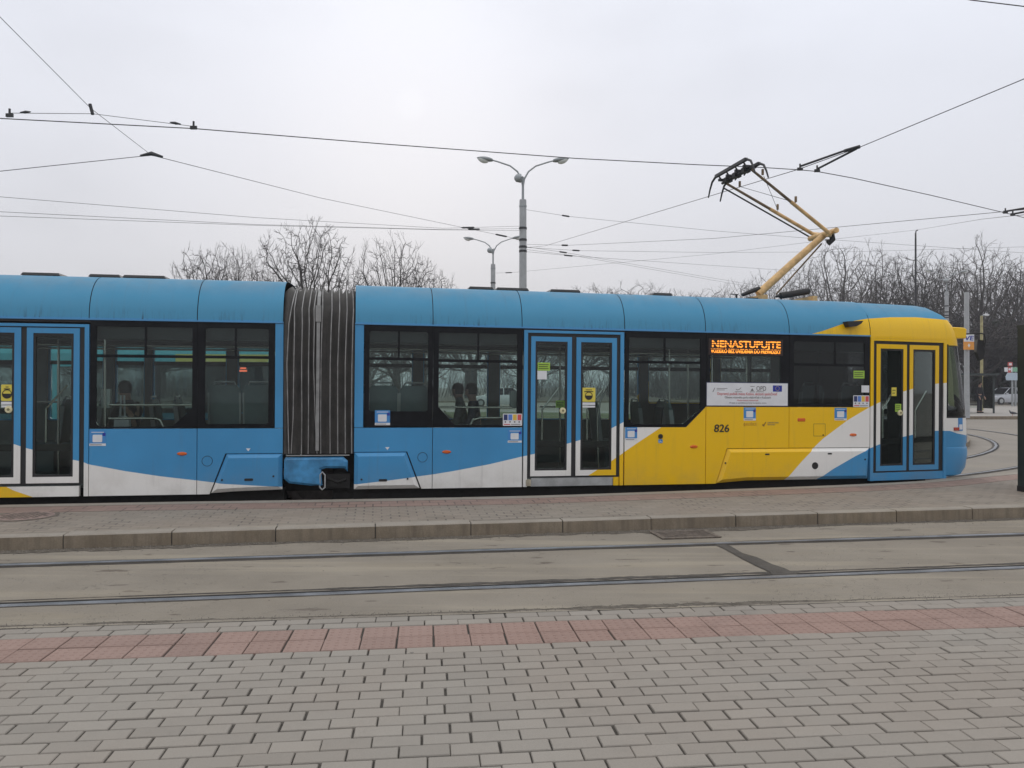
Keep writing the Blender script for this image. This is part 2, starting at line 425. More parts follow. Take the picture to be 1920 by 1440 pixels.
# --- doors
def doorway(o0, o1, leaves, M, m, top=2.408, fn=None, zb=SK, step=True, ibot=.383):
    outer = [(o0, ibot), (o0, top), (o1, top), (o1, ibot)]
    k = .052 if fn is None else .055
    i0, i1, it = o0 + k, o1 - k, top - .036
    part(MB().plate([(o0, zb), (i0, zb), (i0, it), (i1, it), (i1, zb), (o1, zb), (o1, top), (o0, top)], w0=-.006, w1=.05, fn=fn), 'door_surround', m, M)
    part(MB().plate(rect(i0, i1, ibot, it), [rect(l[0] - .002, l[1] + .002, .403, 2.326) for l in leaves], .012, .06, fn=fn), 'door_seal', M_rub, M)
    out = []
    for l0, l1, g0, g1 in leaves:
        gz0, gz1 = .482, 2.258
        lf = part(MB().plate(rect(l0, l1, .405, 2.324), [rect(g0, g1, gz0, gz1)], .004, .05, fn=fn), 'door', m, M)
        MB().plate(rect(g0, g1, gz0, gz1), [rrect(g0 + .028, g1 - .028, gz0 + .028, gz1 - .03, .03), ], .010, .046, fn=fn).build('rubber_seal', M_rub, lf)
        MB().plate(rrect(g0 + .026, g1 - .026, gz0 + .026, gz1 - .028, .03), w0=.020, w1=.026, fn=fn).build('pane', M_glass, lf)
        MB().plate(rect(g0 + .03, g1 - .03, .80, .885), w0=.030, w1=.036, fn=fn).build('crossbar', M_rub, lf)
        MB().tube([Vector(fn(*p)) if fn else p for p in ((g0 + .12, .085, .9), (g0 + .12, .085, 1.32), (g1 - .1, .085, 1.62))], .014, 8).build('grab_rail', M_rail, lf)
        out.append(lf)
    return out
D1 = doorway(uF(982, 1.4), uF(1169.2, 1.4), [(uF(995.3), uF(1071.6), uF(1003.5), uF(1063.5)), (uF(1080.2), uF(1156), uF(1088.8), uF(1147.2))], None, M_liv)
# entry step and sill under the mid door
part(MB().box(uF(997), uF(1150), .005, .06, .265, .378), 'door_sill', M_alu)
part(MB().box(uF(987), uF(996), -.02, .05, .275, .36), 'step_bracket', mat('bracket_cream', (.45, .40, .30), .6, var=.3), None)
# rear-car door (left leaf partly outside the photograph)
lw = uR(148.3) - uR(49)
d0a, d0b = uR(49), uR(148.3)
D0 = doorway(uR(158) - .06 - 2 * lw - .17, uR(166.5), [(d0a - .065 - lw, d0a - .065, d0a - lw - .065 + .073, d0a - .065 - .075), (d0a, d0b, uR(61), uR(137))], RL, M_livR, top=2.375, zb=SKR)
side([(uR(158) - .06 - 2 * lw - .11, SKR), (uR(158) - .056, SKR), (uR(158) - .056, .366), (uR(158) - .06 - 2 * lw - .11, .366)], 'door_sill', RL, M_livR, -.002, .05)
side([(uF(1151), SK), (uF(1160.8), SK), (uF(1160.8), .378), (uF(1151), .378)], 'door_sill', None, M_liv, .0, .05)
# left of it, outside the photograph, the body goes on
dl = uR(158) - .06 - 2 * lw - .17
side([(dl - 3.2, SKR), (dl - .004, SKR), (dl - .004, BELT), (dl - 3.2, BELT)], M=RL, m=M_livR)
window(0, 0, 0, 0, rect(dl - 1.6, dl - .008, BELT + .006, TOPW), rrect(dl - 1.5, dl - .1, 1.11, 2.35, .03), RL, bars=[(1.985, dl - 1.58, dl - .02)])
window(0, 0, 0, 0, rect(dl - 3.2, dl - 1.606, BELT + .006, TOPW), rrect(dl - 3.1, dl - 1.7, 1.11, 2.35, .03), RL, bars=[(1.985, dl - 3.18, dl - 1.62)])
UL = dl - 3.2

# --- tapered nose: plane N turned inwards from s6
NA = rad(6.5)
def fn_N(u, w, z): return (s6 + u * math.cos(NA) - w * math.sin(NA), u * math.sin(NA) + w * math.cos(NA), z)
def uN(px, z=1.3): return solve_u(FM, px, z, o=Vector((s6, 0, z)), d=Vector((math.cos(NA), math.sin(NA), 0)))
n0, n1 = .008, uN(1774.3)
D2 = doorway(n0, n1, [(uN(1643.8), uN(1700.3), uN(1651), uN(1694)), (uN(1705.9), uN(1760.6), uN(1712.3), uN(1754))], None, M_liv, fn=fn_N, zb=SK)
part(MB().plate(rect(n0 + .055, n1 - .055, .262, .38), w0=.002, w1=.03, fn=fn_N), 'door_sill', M_liv)
BU, BW = fn_N(n1, 0, 0)[:2]
HW = W / 2
# front mask: horizontal rings from the near corner B round to the far corner
def nose_ring(ext, push=0.0, inset=0.0, n=28):
    out = []
    b = HW - BW - inset
    for i in range(n + 1):
        th = PI * i / n                       # 0 near corner, PI far corner
        c, s_ = math.cos(th), math.sin(th)
        ww = HW - b * math.copysign(abs(c) ** .62, c)
        uu = BU + push + ext * abs(s_) ** .80
        out.append((uu, ww))
    return out
prof = [(.285, .46, 0, .05), (.31, .60, 0, .015), (.42, .70, 0, 0), (.62, .745, 0, 0), (.70, .745, 0, 0), (.735, .735, 0, .004), (.74, .72, 0, .008), (.78, .72, 0, .006), (.95, .725, 0, 0), (1.20, .71, 0, 0)]
def nose_loft(rows, n=28):
    mb = MB(); rings = [[(p[0], p[1], r[0]) for p in nose_ring(r[1], r[2], r[3], n)] for r in rows]
    vs = [p for r in rings for p in r]; k = n + 1
    fs = [(i * k + j, i * k + j + 1, (i + 1) * k + j + 1, (i + 1) * k + j) for i in range(len(rows) - 1) for j in range(n)]
    mb.add(vs, fs); return mb
part(nose_loft(prof[:6]), 'bumper', M_liv, smooth=40)
fp = part(nose_loft(prof[5:]), 'front_panel', M_liv, smooth=40)
part(nose_loft([(1.20, .708, 0, .004), (1.225, .705, 0, .004)]), 'windscreen_seal', M_rub, smooth=40)
ws = part(nose_loft([(1.225, .70, 0, .004), (1.5, .665, 0, .004), (1.8, .61, 0, .006), (2.1, .54, 0, .010), (2.34, .475, 0, .014)]), 'windscreen', M_glassd, smooth=60)
part(nose_loft([(1.224, .694, 0, .012), (1.29, .688, 0, .012)]), 'windscreen_frame', M_rub, smooth=60)
# black posts each side of the windscreen
part(MB().plate(rect(n1 + .002, n1 + .035, 1.22, 2.35), w0=-.001, w1=.04, fn=fn_N), 'screen_post', M_black)
# --- roof: curved panels, one per segment
def roof_prof(rise, k=10):
    out = []
    for i in range(k + 1):
        a_ = PI / 2 * i / k
        out.append((.50 * (1 - math.cos(a_)) ** 1.0 * 1.0, GUT + rise * math.sin(a_) ** .92))
    out.append((.85, GUT + rise + .03)); out.append((HW, GUT + rise + .045))
    return out
RPF, RPR = roof_prof(.555), roof_prof(.58)
RP = RPF
def roof_section(ua, ub, name='roof_panel', M=None, m=None, shift=0.0):
    RP = RPR if M is not None else RPF
    prof_ = RP + [(W - p[0], p[1]) for p in reversed(RP[:-1])]
    vs = []; 
    for uu in (ua, ub):
        for w_, z_ in prof_: vs.append((uu, w_, z_))
    k = len(prof_)
    fs = [(j, j + 1, k + j + 1, k + j) for j in range(k - 1)]
    return part(MB().add(vs, fs), name, m or M_liv, M, smooth=180)
rs = [U0, uF(812, 2.47), uF(979, 2.47), uF(1171.4, 2.47), uF(1323, 2.47), uF(1480, 2.47), s6]
for i in range(6): roof_section(rs[i] + .005, rs[i + 1] - .005)
rr = [UL, uR(167, 2.47), uR(370, 2.47), rE]
for i in range(3): roof_section(rr[i] + .005, rr[i + 1] - .005, M=RL, m=M_livR)
def liner(ua, ub, M=None):
    vs = []; RP = RPR if M is not None else RPF
    for uu in (ua, ub):
        for w_, z_ in [(p[0] + .02 if p[0] < .05 else p[0] + .012, p[1] - .02) for p in RP] + [(W - p[0] - .012, p[1] - .02) for p in reversed(RP[:-1])]: vs.append((uu, w_, z_))
    k = len(vs) // 2
    return part(MB().add(vs, [(j, j + 1, k + j + 1, k + j) for j in range(k - 1)]), 'roof_lining', M_ink, M)
liner(U0 + .01, s6); liner(UL, rE - .01, RL)
# nose roof: rings pulled in and back
def full_ring(ins, ext, z, n=28, ua=s6 + .006):
    b = ins
    near = [(ua, ins), (ua + .35, ins + .35 * math.tan(NA)), (ua + .8, ins + .8 * math.tan(NA))]
    arc = []
    for p in nose_ring(ext, -ins * .35, ins, n): arc.append((p[0], p[1]))
    far = [(x, W - y) for x, y in reversed(near)]
    return [(x, y, z) for x, y in near + arc + far]
rows = [(0.0, .45, GUT), (.006, .42, GUT + .10), (.03, .365, GUT + .20), (.075, .29, GUT + .30), (.14, .20, GUT + .38), (.23, .08, GUT + .445), (.33, -.04, GUT + .505), (.50, -.14, GUT + .55), (.85, -.25, GUT + .585)]
rings = [full_ring(*r) for r in rows]
mb = MB(); k = len(rings[0])
mb.add([p for r in rings for p in r], [(i * k + j, i * k + j + 1, (i + 1) * k + j + 1, (i + 1) * k + j) for i in range(len(rings) - 1) for j in range(k - 1)] + [tuple(range((len(rings) - 1) * k, len(rings) * k))])
part(mb, 'roof_panel', M_liv, smooth=55)
# yellow band under the roof above the windscreen
part(nose_loft([(2.335, .48, 0, .002), (2.40, .465, 0, 0), (GUT + .002, .45, 0, 0)]), 'front_fascia', M_liv, smooth=60)
# boxed light housing over the windscreen corner
hx = BU + .20
part(MB().raised([(hx - .16, 2.445), (hx + .21, 2.455), (hx + .22, 2.60), (hx + .17, 2.625), (hx - .16, 2.63)], .012, .24, .225).plate([(hx - .16, 2.445), (hx + .21, 2.455), (hx + .22, 2.60), (hx + .17, 2.625), (hx - .16, 2.63)], w0=.24, w1=.62), 'light_housing', M_liv)
# panel seam on the nose roof
def roof_seam(ins_u):
    pts = []
    return pts
# --- gutters
for ua, ub, M_, m_ in ((U0, s6, None, M_liv), (UL, rE, RL, M_livR)):
    part(MB().box(ua, ub, -.012, .03, 2.430, 2.449), 'gutter', mat('gutter_paint', (.07, .27, .52), .4) if 'gutter_paint' not in bpy.data.materials else bpy.data.materials['gutter_paint'], M_)
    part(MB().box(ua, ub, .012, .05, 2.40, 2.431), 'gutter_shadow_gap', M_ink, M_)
part(MB().plate(rect(0, n1, 2.410, 2.4455), w0=-.004, w1=.03, fn=fn_N), 'gutter', M_liv)

# --- roof hatches
def hatch(ua, ub, M_, z=None, m=M_rub):
    zz = GUT + (.58 if M_ is not None else .555) + .005
    part(MB().raised([(ua, .45), (ub, .45), (ub, .95), (ua, .95)], .02, 0, .034, fn=lambda u, w, z: (u, z, zz + w)), 'roof_hatch', m, M_)
for p0, p1, fr in ((38, 112, 'R'), (165, 225, 'R'), (229, 310, 'R'), (879, 926, 'F'), (931, 992, 'F'), (1032, 1089, 'F'), (1225, 1262, 'F')):
    if fr == 'R': hatch(uR(p0, 2.97, .45), uR(p1, 2.97, .45), RL)
    else: hatch(uF(p0, 2.97, .45), uF(p1, 2.97, .45), None)

# --- bellows between the cars: folded sheets with pale rib edges
ribs = [538, 551, 565.5, 578.5, 588, 602, 619.5, 634, 648, 660]
uc = uF(595.5)                                     # pivot
bel = MB(); pts_u = []
RLi = RL
def bel_prof(k, out):
    o_ = out
    P = [(0.05 - o_, .735), (0.05 - o_, 1.5), (0.05 - o_, 2.42), (.10 - o_ * .8, 2.60), (.22 - o_ * .5, 2.79), (.42, 2.89 + o_ * .6), (.8, 2.94 + o_), (HW, 2.95 + o_)]
    return P + [(W - a_, z_) for a_, z_ in reversed(P[:-1])]
us = []
for i, px in enumerate(ribs):
    u_ = uF(px, 1.8, .02); us.append((u_, .055))
    if i + 1 < len(ribs): us.append(((u_ + uF(ribs[i + 1], 1.8, .02)) / 2, -.03))
us = [(us[0][0] - .05, -.02)] + us + [(us[-1][0] + .05, -.02)]
rng = random.Random(4)
vs = []
for u_, out in us:
    for j, (w_, z_) in enumerate(bel_prof(0, out)):
        sag = .012 * rng.uniform(-1, 1)
        vs.append((u_ + sag + (.010 * math.sin(j * 1.7 + u_ * 30)), w_ + (-.055 * (u_ - uc) * 0), z_))
k = len(bel_prof(0, 0))
bel.add(vs, [(i * k + j, i * k + j + 1, (i + 1) * k + j + 1, (i + 1) * k + j) for i in range(len(us) - 1) for j in range(k - 1)])
bl = part(bel, 'bellows', M_bel, smooth=180)
lean = [.0, -.03, -.004, -.012, .03, -.006, -.012, -.02, -.02, -.006]
for i, px in enumerate(ribs):
    u_ = uF(px, 1.8, 0)
    pr = [(0.045 - .06, .74), (0.045 - .062, 1.2), (0.045 - .062, 1.9), (0.045 - .06, 2.42), (.095 - .05, 2.62), (.215 - .035, 2.80), (.42, 2.92)]
    if i == 0: du = [.035, .02, .0, .02, .045, .07, .08]
    elif i < 5: du = [lean[i] + .02 * i * .3, lean[i] * .5 + .012, 0, .004, -.004, .01, .015]
    else: du = [.006, .0, lean[i] * .3, .006, .012, .006, .0]
    mb = MB()
    mb.tube([(u_ + d_, w_, z_) for d_, (w_, z_) in zip(du, pr)], .007, 6)
    mb.build('rib', M_brib, bl, 60)
# centre hoop
pc = [(-.035, .78), (-.035, 1.5), (-.035, 2.42), (.03, 2.62), (.17, 2.80), (.42, 2.905), (.8, 2.94)]
mb = MB()
for (wa, za), (wb, zb) in zip(pc[:-1], pc[1:]):
    mb.add([(uc - .021, wa, za), (uc + .021, wa, za), (uc + .021, wb, zb), (uc - .021, wb, zb), (uc - .021, wa + .04, za), (uc + .021, wa + .04, za), (uc + .021, wb + .04, zb), (uc - .021, wb + .04, zb)], [(0, 1, 2, 3), (7, 6, 5, 4), (0, 3, 7, 4), (1, 5, 6, 2)])
mb.box(uc - .035, uc + .035, -.045, -.01, 2.45, 2.66)
part(mb, 'centre_hoop', mat('hoop_grey', (.24, .24, .235), .6, .1, var=.2))
part(MB().box(uF(537), uF(656), -.01, .02, .712, .722), 'bellows_sill', M_alu)
# coupling fairing below the bellows
M_fair = mat('fairing_paint', (.045, .225, .44), .4, var=.3, vs=5, coat=.2)
f0, f1, fm = uF(533.5), uF(650), uF(598)
poly = [(f0, .42), (uF(543), .36), (fm - .10, .325), (fm + .06, .33), (uF(600, .45) + .03, .335), (uF(603), .53), (uF(612), .55), (f1 - .02, .545), (f1 + .02, .50), (f1 + .02, .64), (f1 - .04, .695), (f0 + .02, .695), (f0, .66)]
part(MB().plate(poly, w0=0.012, w1=.06).raised(poly, .03, .012, -.012), 'coupling_fairing', M_fair)
part(MB().tube([(fm + .02, .0, .30), (fm + .02, 0, .46), (fm + .05, 0, .50), (fm + .085, 0, .46), (fm + .085, 0, .30), (fm + .05, 0, .27), (fm + .02, 0, .30)], .011, 6), 'coupling_link', M_alu)
part(MB().box(fm + .1, f1 + .05, .05, .12, .28, .47).tube([(fm + .1, .04, .42), (fm + .25, .03, .36), (f1, .04, .40)], .02, 8).box(fm + .14, fm + .26, .03, .06, .31, .39), 'coupling_gear', M_dark)

# --- underframe and bogies
part(MB().box(U0, s6 + .9, .16, W - .16, .12, .30).box(s6 + .2, s6 + 1.2, .30, W - .30, .12, .28), 'underframe', M_dark)
part(MB().box(UL, rE, .16, W - .16, .10, .28), 'underframe', M_dark, RL)
part(MB().box(rE + .02, U0 + .5, .20, W - .2, .12, .72), 'underframe', M_dark)
M_wheel = mat('wheel_steel', (.08, .07, .065), .5, .6, var=.4)
for uc_, M_ in ((.35, None), (6.3, None), (-1.0, RL)):
    bg = part(MB().box(uc_ - 1.2, uc_ + 1.2, .35, .50, .22, .42).box(uc_ - 1.2, uc_ + 1.2, W - .5, W - .35, .22, .42).box(uc_ - .15, uc_ + .15, .4, W - .4, .25, .4), 'bogie', M_dark, M_)
    for du in (-.9, .9):
        for w_ in (.45, W - .58):
            MB().lathe([(.26, 0), (.31, .01), (.31, .11), (.33, .115), (.33, .13), (.25, .13)], 24, o=(uc_ + du, w_, .33), axis='y').build('wheel', M_wheel, bg, 40)

# --- interior
def interior(ua, ub, holes, M_=None):
    part(MB().box(ua, ub, .06, W - .06, .335, .36), 'floor', M_floor, M_)
    part(MB().box(ua, ub, .06, W - .06, 2.36, 2.385).box(ua, ub, .08, .45, 2.20, 2.36).box(ua, ub, W - .45, W - .08, 2.20, 2.36), 'ceiling', M_intd, M_)
    wl = part(MB().plate(rect(ua, ub, .28, 2.44), [rrect(a_, b_, z0, z1, .04) for a_, b_, z0, z1 in holes], W - .04, W), 'far_side', [M_livR if M_ else M_liv], M_)
    mb = MB()
    for a_, b_, z0, z1 in holes:
        MB().plate(rrect(a_, b_, z0, z1, .04), w0=W - .025, w1=W - .018).build('pane', M_glass, wl)
        if z0 > .9: mb.box(a_, b_, W - .05, W - .012, 1.93, 1.99)
    mb.build('glazing_bar', M_black, wl)
    part(MB().plate(rect(ua, ub, .30, 2.43), [rrect(a_ - .02, b_ + .02, z0 - .02, z1 + .02, .04) for a_, b_, z0, z1 in holes], W - .075, W - .055), 'wall_lining', M_int, M_)
interior(U0 + .02, s6 + .2, [(.15, .85, 1.25, 2.35), (1.05, 2.1, 1.1, 2.35), (2.32, 3.5, 1.1, 2.35), (3.72, 4.75, 1.1, 2.35), (4.95, 6.1, 1.38, 2.3), (6.3, 7.3, 1.38, 2.3)])
interior(UL, rE - .02, [(UL + .1, UL + 1.4, 1.1, 2.35), (UL + 1.7, UL + 3.1, 1.1, 2.35), (dl + .1, dl + .85, 1.1, 2.35), (dl + 1.05, r1 - .05, 1.1, 2.35), (r1 + .1, r2 - .12, 1.1, 2.35), (r2 + .08, rE - .2, 1.2, 2.35)], RL)
part(MB().box(8.30, 8.34, .45, W - .45, .36, 1.15).box(8.34, 9.25, .70, W - .55, .36, 1.16).box(7.75, 7.80, .95, W - .1, .36, 2.34), 'driver_cab', M_intd)
part(MB().box(8.12, 9.05, .40, .42, .38, 2.32), 'door_view_blocker', M_intd)  # added dark panel, blocks the bright view through the front door glass
# near side lining below the glass (hides the construction)
for ua, ub, z1, M_ in ((U0 + .02, s2 - .01, 1.06, None), (s3 + .02, s4, 1.06, None), (s4, s6 - .02, 1.34, None), (r1 + .02, rE - .02, 1.05, RL), (UL, dl - .02, 1.05, RL)):
    part(MB().box(ua, ub, .045, .06, .30, z1), 'wall_lining', M_intd, M_)
# cab bulkhead
part(MB().plate(rect(.15, W - .15, .36, 2.36), [rrect(1.5, 2.2, 1.2, 2.2, .05)], 0, .03, fn=lambda a_, w_, z_: (s5 + .55 + w_, a_, z_)), 'cab_bulkhead', M_intd)
def seat(u_, w_, yaw, base, M_=None, h=.0):
    X = Matrix.Translation((u_, w_, base)) @ Matrix.Rotation(yaw, 4, 'Z')
    X = (M_ @ X) if M_ else X
    s = part(MB().box(-.21, .21, -.02, .42, .36 + h, .43 + h, 1).box(-.12, .12, .05, .32, 0, .36 + h, 0), 'seat', [M_seat, M_seatf], X)
    bk = MB()
    out = [(-.20, .40 + h), (.20, .40 + h), (.20, .98 + h), (.155, 1.05 + h), (-.155, 1.05 + h), (-.20, .98 + h)]
    bk.plate(out, w0=-.05, w1=-.01, fn=lambda a_, b_, c_: (a_, b_ - (c_ - .4) * .12, c_))
    bk.plate([(-.16, .46 + h), (.16, .46 + h), (.16, .95 + h), (-.16, .95 + h)], w0=-.01, w1=.02, m=1, fn=lambda a_, b_, c_: (a_, b_ - (c_ - .4) * .12, c_))
    # pale grey edges
    for sx in (-.205, .185): bk.box(sx, sx + .022, -.06, .0, .44 + h, .95 + h, 2, fn=lambda a_, b_, c_: (a_, b_ - (c_ - .4) * .12, c_))
    bk.tube([(-.17, -.1, .98 + h), (-.12, -.115, 1.09 + h), (.12, -.115, 1.09 + h), (.17, -.1, .98 + h)], .013, 6, 2)
    bk.build('backrest', [M_seat, M_seatf, M_galv], s)
    return s
# backs towards the near windows over the bogies
for px in (718, 775): seat(uF(px, 1.5, .35), .32, 0, .36, h=.22)
for px in (1512, 1585): seat(uF(px, 1.6, .35), .36, .12, .36, h=.28)
for px in (425, 489): seat(uR(px, 1.5, .35), .32, 0, .36, RL, h=.22)
# cross seats on the far side
for u_ in (.2, .95): seat(u_, W - .55, -PI / 2, .36, h=.2)
for u_ in (1.7, 4.2, 4.9): seat(u_, W - .5, PI / 2, .36)
for u_ in (3.75, 4.45): seat(u_, W - 1.0, -PI / 2, .36)
seat(uF(1262, 1.3, .45), .40, -PI / 2 - .2, .36)
for px in (300, 345): seat(uR(px, 1.3, 1.9), W - .5, -PI / 2, .36, RL)
for px in (110, 180): seat(uR(px, 1.3, 1.9), W - .5, PI / 2, .36, RL)
seat(UL + 1.2, .55, PI / 2, .36, RL); seat(UL + 2.2, .55, PI / 2, .36, RL)
def handrail(pts, M_=None, r=.016): part(MB().tube(pts, r, 8), 'handrail', M_rail, M_, smooth=60)
def F3(px, z, w): return (uF(px, z, w), w, z)
def R3(px, z, w): return (uR(px, z, w), w, z)
handrail([F3(817, 1.345, .12), F3(960, 1.345, .12)]); handrail([F3(882, .9, .14), F3(882, 1.10, .14), F3(886, 1.17, .14), F3(900, 1.20, .14), F3(975, 1.20, .14)])
for pts in (([R3(197, .38, .16), R3(197, 2.36, .16)]), ([R3(204, 1.37, .14), R3(362, 1.37, .14)]), ([R3(204, 1.20, .14), R3(290, 1.20, .14), R3(300, 1.18, .14), R3(306, 1.10, .14), R3(306, .9, .14)])):
    handrail(pts, RL)
handrail([F3(1012, 1.30, W - .1), F3(1066, 1.30, W - .1)]); handrail([F3(1050, .36, 1.4), F3(1050, 2.36, 1.4)])
handrail([F3(1122, .36, .5), F3(1120, 1.2, .5), F3(1126, 1.45, .5), F3(1145, 1.7, .6)]); handrail([F3(1255, .36, .5), F3(1255, 2.36, .5)]); handrail([F3(1290, .36, .9), F3(1290, 2.36, .9)])
handrail([R3(110, .36, 1.2), R3(110, 2.36, 1.2)], RL); handrail([R3(65, 1.36, W - .1), R3(160, 1.36, W - .1)], RL)
for w_ in (.7, W - .7):
    handrail([(U0 + .1, w_, 2.15), (s5, w_, 2.15)]); handrail([(UL + .1, w_, 2.15), (rE - .1, w_, 2.15)], RL)
for px in (1335, 1400): handrail([F3(px, .36, .6), F3(px, 2.36, .6)])
# ticket validators on the poles
for X, M_ in ((F3(963, 1.45, .25), None), (R3(200, 1.45, .2), RL)):
    part(MB().box(X[0] - .05, X[0] + .05, X[1] - .04, X[1] + .04, X[2] - .12, X[2] + .12), 'ticket_validator', mat('validator_grey', (.42, .46, .44), .5), M_)

# --- destination display, lettering, notices
dd = part(MB().plate(rect(uF(1328), uF(1467), 2.115, 2.35), w0=.0, w1=.012), 'destination_display', M_ledb)
def led_row(body, px0, px1, z0, z1, rows):
    o = lettering('led_lettering', body, (z1 - z0) * 1.38, uF(px0), -.004, z0, M_led, dd, width=uF(px1) - uF(px0), heavy=(z1 - z0) * .045)
    mb = MB()
    for r in rows: mb.box(uF(px0) - .01, uF(px1) + .01, -.0075, -.0055, r - .006, r + .006)
    mb.build('scan_gap', M_ledb, dd)
led_row('NENASTUPUJTE', 1333, 1461, 2.228, 2.325, (2.262, 2.292))
led_row('VOZIDLO BEZ UVEDENIA DO PREVADZKY', 1332, 1463, 2.145, 2.205, (2.189,))
ban = part(MB().plate(rect(uF(1324.8), uF(1476.2), 1.386, 1.712), w0=-.008, w1=.0015), 'notice_board', M_stw)
MB().plate(rect(uF(1323.8), uF(1477.2), 1.374, 1.722), w0=-.004, w1=.001).build('board_edge', mat('board_navy', (.02, .03, .09), .4), ban)
lettering('red_lettering', 'Dopravný podnik mesta Košice, akciová spoločnosť', .056, uF(1344), -.010, 1.538, M_redink, ban, width=uF(1456) - uF(1344))
lettering('black_lettering', 'Obnova vozového parku električiek v Košiciach', .045, uF(1358), -.010, 1.490, M_greyink, ban, width=uF(1444) - uF(1358))
lettering('small_lettering', 'Modernizácia električiek', .03, uF(1381), -.010, 1.452, M_redink, ban, width=uF(1421) - uF(1381))
lettering('small_lettering', 'Projekt je spolufinancovaný Európskou úniou', .03, uF(1367), -.010, 1.416, M_greyink, ban, width=uF(1436) - uF(1367))
lettering('logo_lettering', 'OPD', .10, uF(1417), -.010, 1.602, M_greyink, ban, width=uF(1435) - uF(1417))
MB().plate([(uF(1406.5), 1.60), (uF(1412.5), 1.60), (uF(1409.5), 1.64)], w0=-.010, w1=-.008).build('logo', M_greyink, ban)
MB().plate([(uF(1335), 1.58), (uF(1336.5), 1.58), (uF(1340), 1.64), (uF(1339), 1.64)], w0=-.010, w1=-.008).build('logo', M_greyink, ban)
MB().tube([(uF(1379), -.009, 1.625), (uF(1381), -.009, 1.612), (uF(1385), -.009, 1.618), (uF(1388.5), -.009, 1.645)], .004, 5).build('logo', M_greyink, ban)
for a_, b_, z_ in ((1405, 1414.5, 1.586), (1343, 1363, 1.632), (1343, 1358, 1.610), (1406, 1414, 1.665), (1377, 1391, 1.585), (1417, 1431, 1.588)): MB().plate(rect(uF(a_), uF(b_), z_ - .0035, z_ + .0035), w0=-.0095, w1=-.008).build('caption_line', M_greyink, ban)
fl = MB().plate(rect(uF(1448.3), uF(1465.2), 1.592, 1.682), w0=-.010, w1=-.008).build('flag', M_navy, ban)
mb = MB()
for i in range(12):
    q = 2 * PI * i / 12; cx, cz = (uF(1448.3) + uF(1465.2)) / 2 + .030 * math.cos(q), 1.637 + .030 * math.sin(q)
    mb.plate([(cx + (.006 if j % 2 == 0 else .0025) * math.sin(PI * j / 5), cz + (.006 if j % 2 == 0 else .0025) * math.cos(PI * j / 5)) for j in range(10)], w0=-.0115, w1=-.0098)
mb.build('stars', M_gold, fl)
lettering('fleet_number', '826', .155, uF(1338.3), -.003, 1.005, M_ink, T, shear=.10, width=uF(1366) - uF(1338.3), heavy=.0035)
# faint emblems on the yellow panel
mb = MB()
mb.tube([(uF(1396), -.002, 1.135), (uF(1394.6), -.002, 1.115), (uF(1396), -.002, 1.09), (uF(1397.6), -.002, 1.115), (uF(1396), -.002, 1.135)], .004, 5)
mb.build('city_emblem', mat('emblem_orange', (.42, .20, .02), .5), T)
lettering('emblem_lettering', 'KOŠICE', .055, uF(1399), -.002, 1.097, bpy.data.materials['emblem_orange'], T, width=uF(1418.5) - uF(1399))
part(MB().plate([(uF(1429.5), 1.095), (uF(1433), 1.08), (uF(1433.5), 1.10), (uF(1436.5), 1.14), (uF(1436), 1.155), (uF(1432), 1.11), (uF(1430), 1.12)], w0=-.002, w1=.0005), 'operator_emblem', mat('emblem_brown', (.22, .10, .01), .5))
lettering('emblem_lettering', 'DOPRAVNÝ PODNIK', .028, uF(1439), -.002, 1.128, M_greyink, T, width=uF(1460) - uF(1439))
lettering('emblem_lettering', 'MESTA KOŠICE', .026, uF(1439), -.002, 1.100, M_greyink, T, width=uF(1453) - uF(1439))
# blue ticket-app notices (left blank where the code square was)
def notice(x0, x1, z0, z1, M_=None, fn=None, m=M_stb, w=-.003):
    h = z1 - z0; d = x1 - x0
    o = part(MB().plate(rect(x0, x1, z0 + .16 * h, z1), w0=w, w1=.001, fn=fn), 'notice', m, M_)
    MB().plate(rect(x0, x1, z0, z0 + .155 * h), w0=w, w1=.001, fn=fn).plate(rrect(x0 + .2 * d, x1 - .22 * d, z0 + .24 * h, z0 + .72 * h, .012), w0=w - .0015, w1=w, fn=fn).build('white_field', M_stw, o)
    mb = MB()
    mb.plate(rect(x0 + .12 * d, x1 - .12 * d, z0 + .86 * h, z0 + .90 * h), w0=w - .0015, w1=w, fn=fn)
    mb.build('white_line', M_stw, o)
    MB().plate(rect(x0 + .05 * d, x0 + .75 * d, z0 + .055 * h, z0 + .095 * h), w0=w - .0015, w1=w, fn=fn).build('caption', M_greyink, o)
    MB().plate(rect(x1 - .2 * d, x1 - .02 * d, z0 + .64 * h, z0 + .84 * h), w0=w - .0015, w1=w, fn=fn).build('corner_mark', M_navy, o)
    return o
notice(uF(703), uF(731.5), 1.108, 1.305); notice(uF(952.5), uF(978.5), .868, 1.048); notice(uF(1172.5), uF(1195), .89, 1.075); notice(uF(1394.5), uF(1417), 1.17, 1.36); notice(uF(1564.8), uF(1587.5), 1.172, 1.36)
notice(uR(168), uR(199), .862, 1.055, RL)
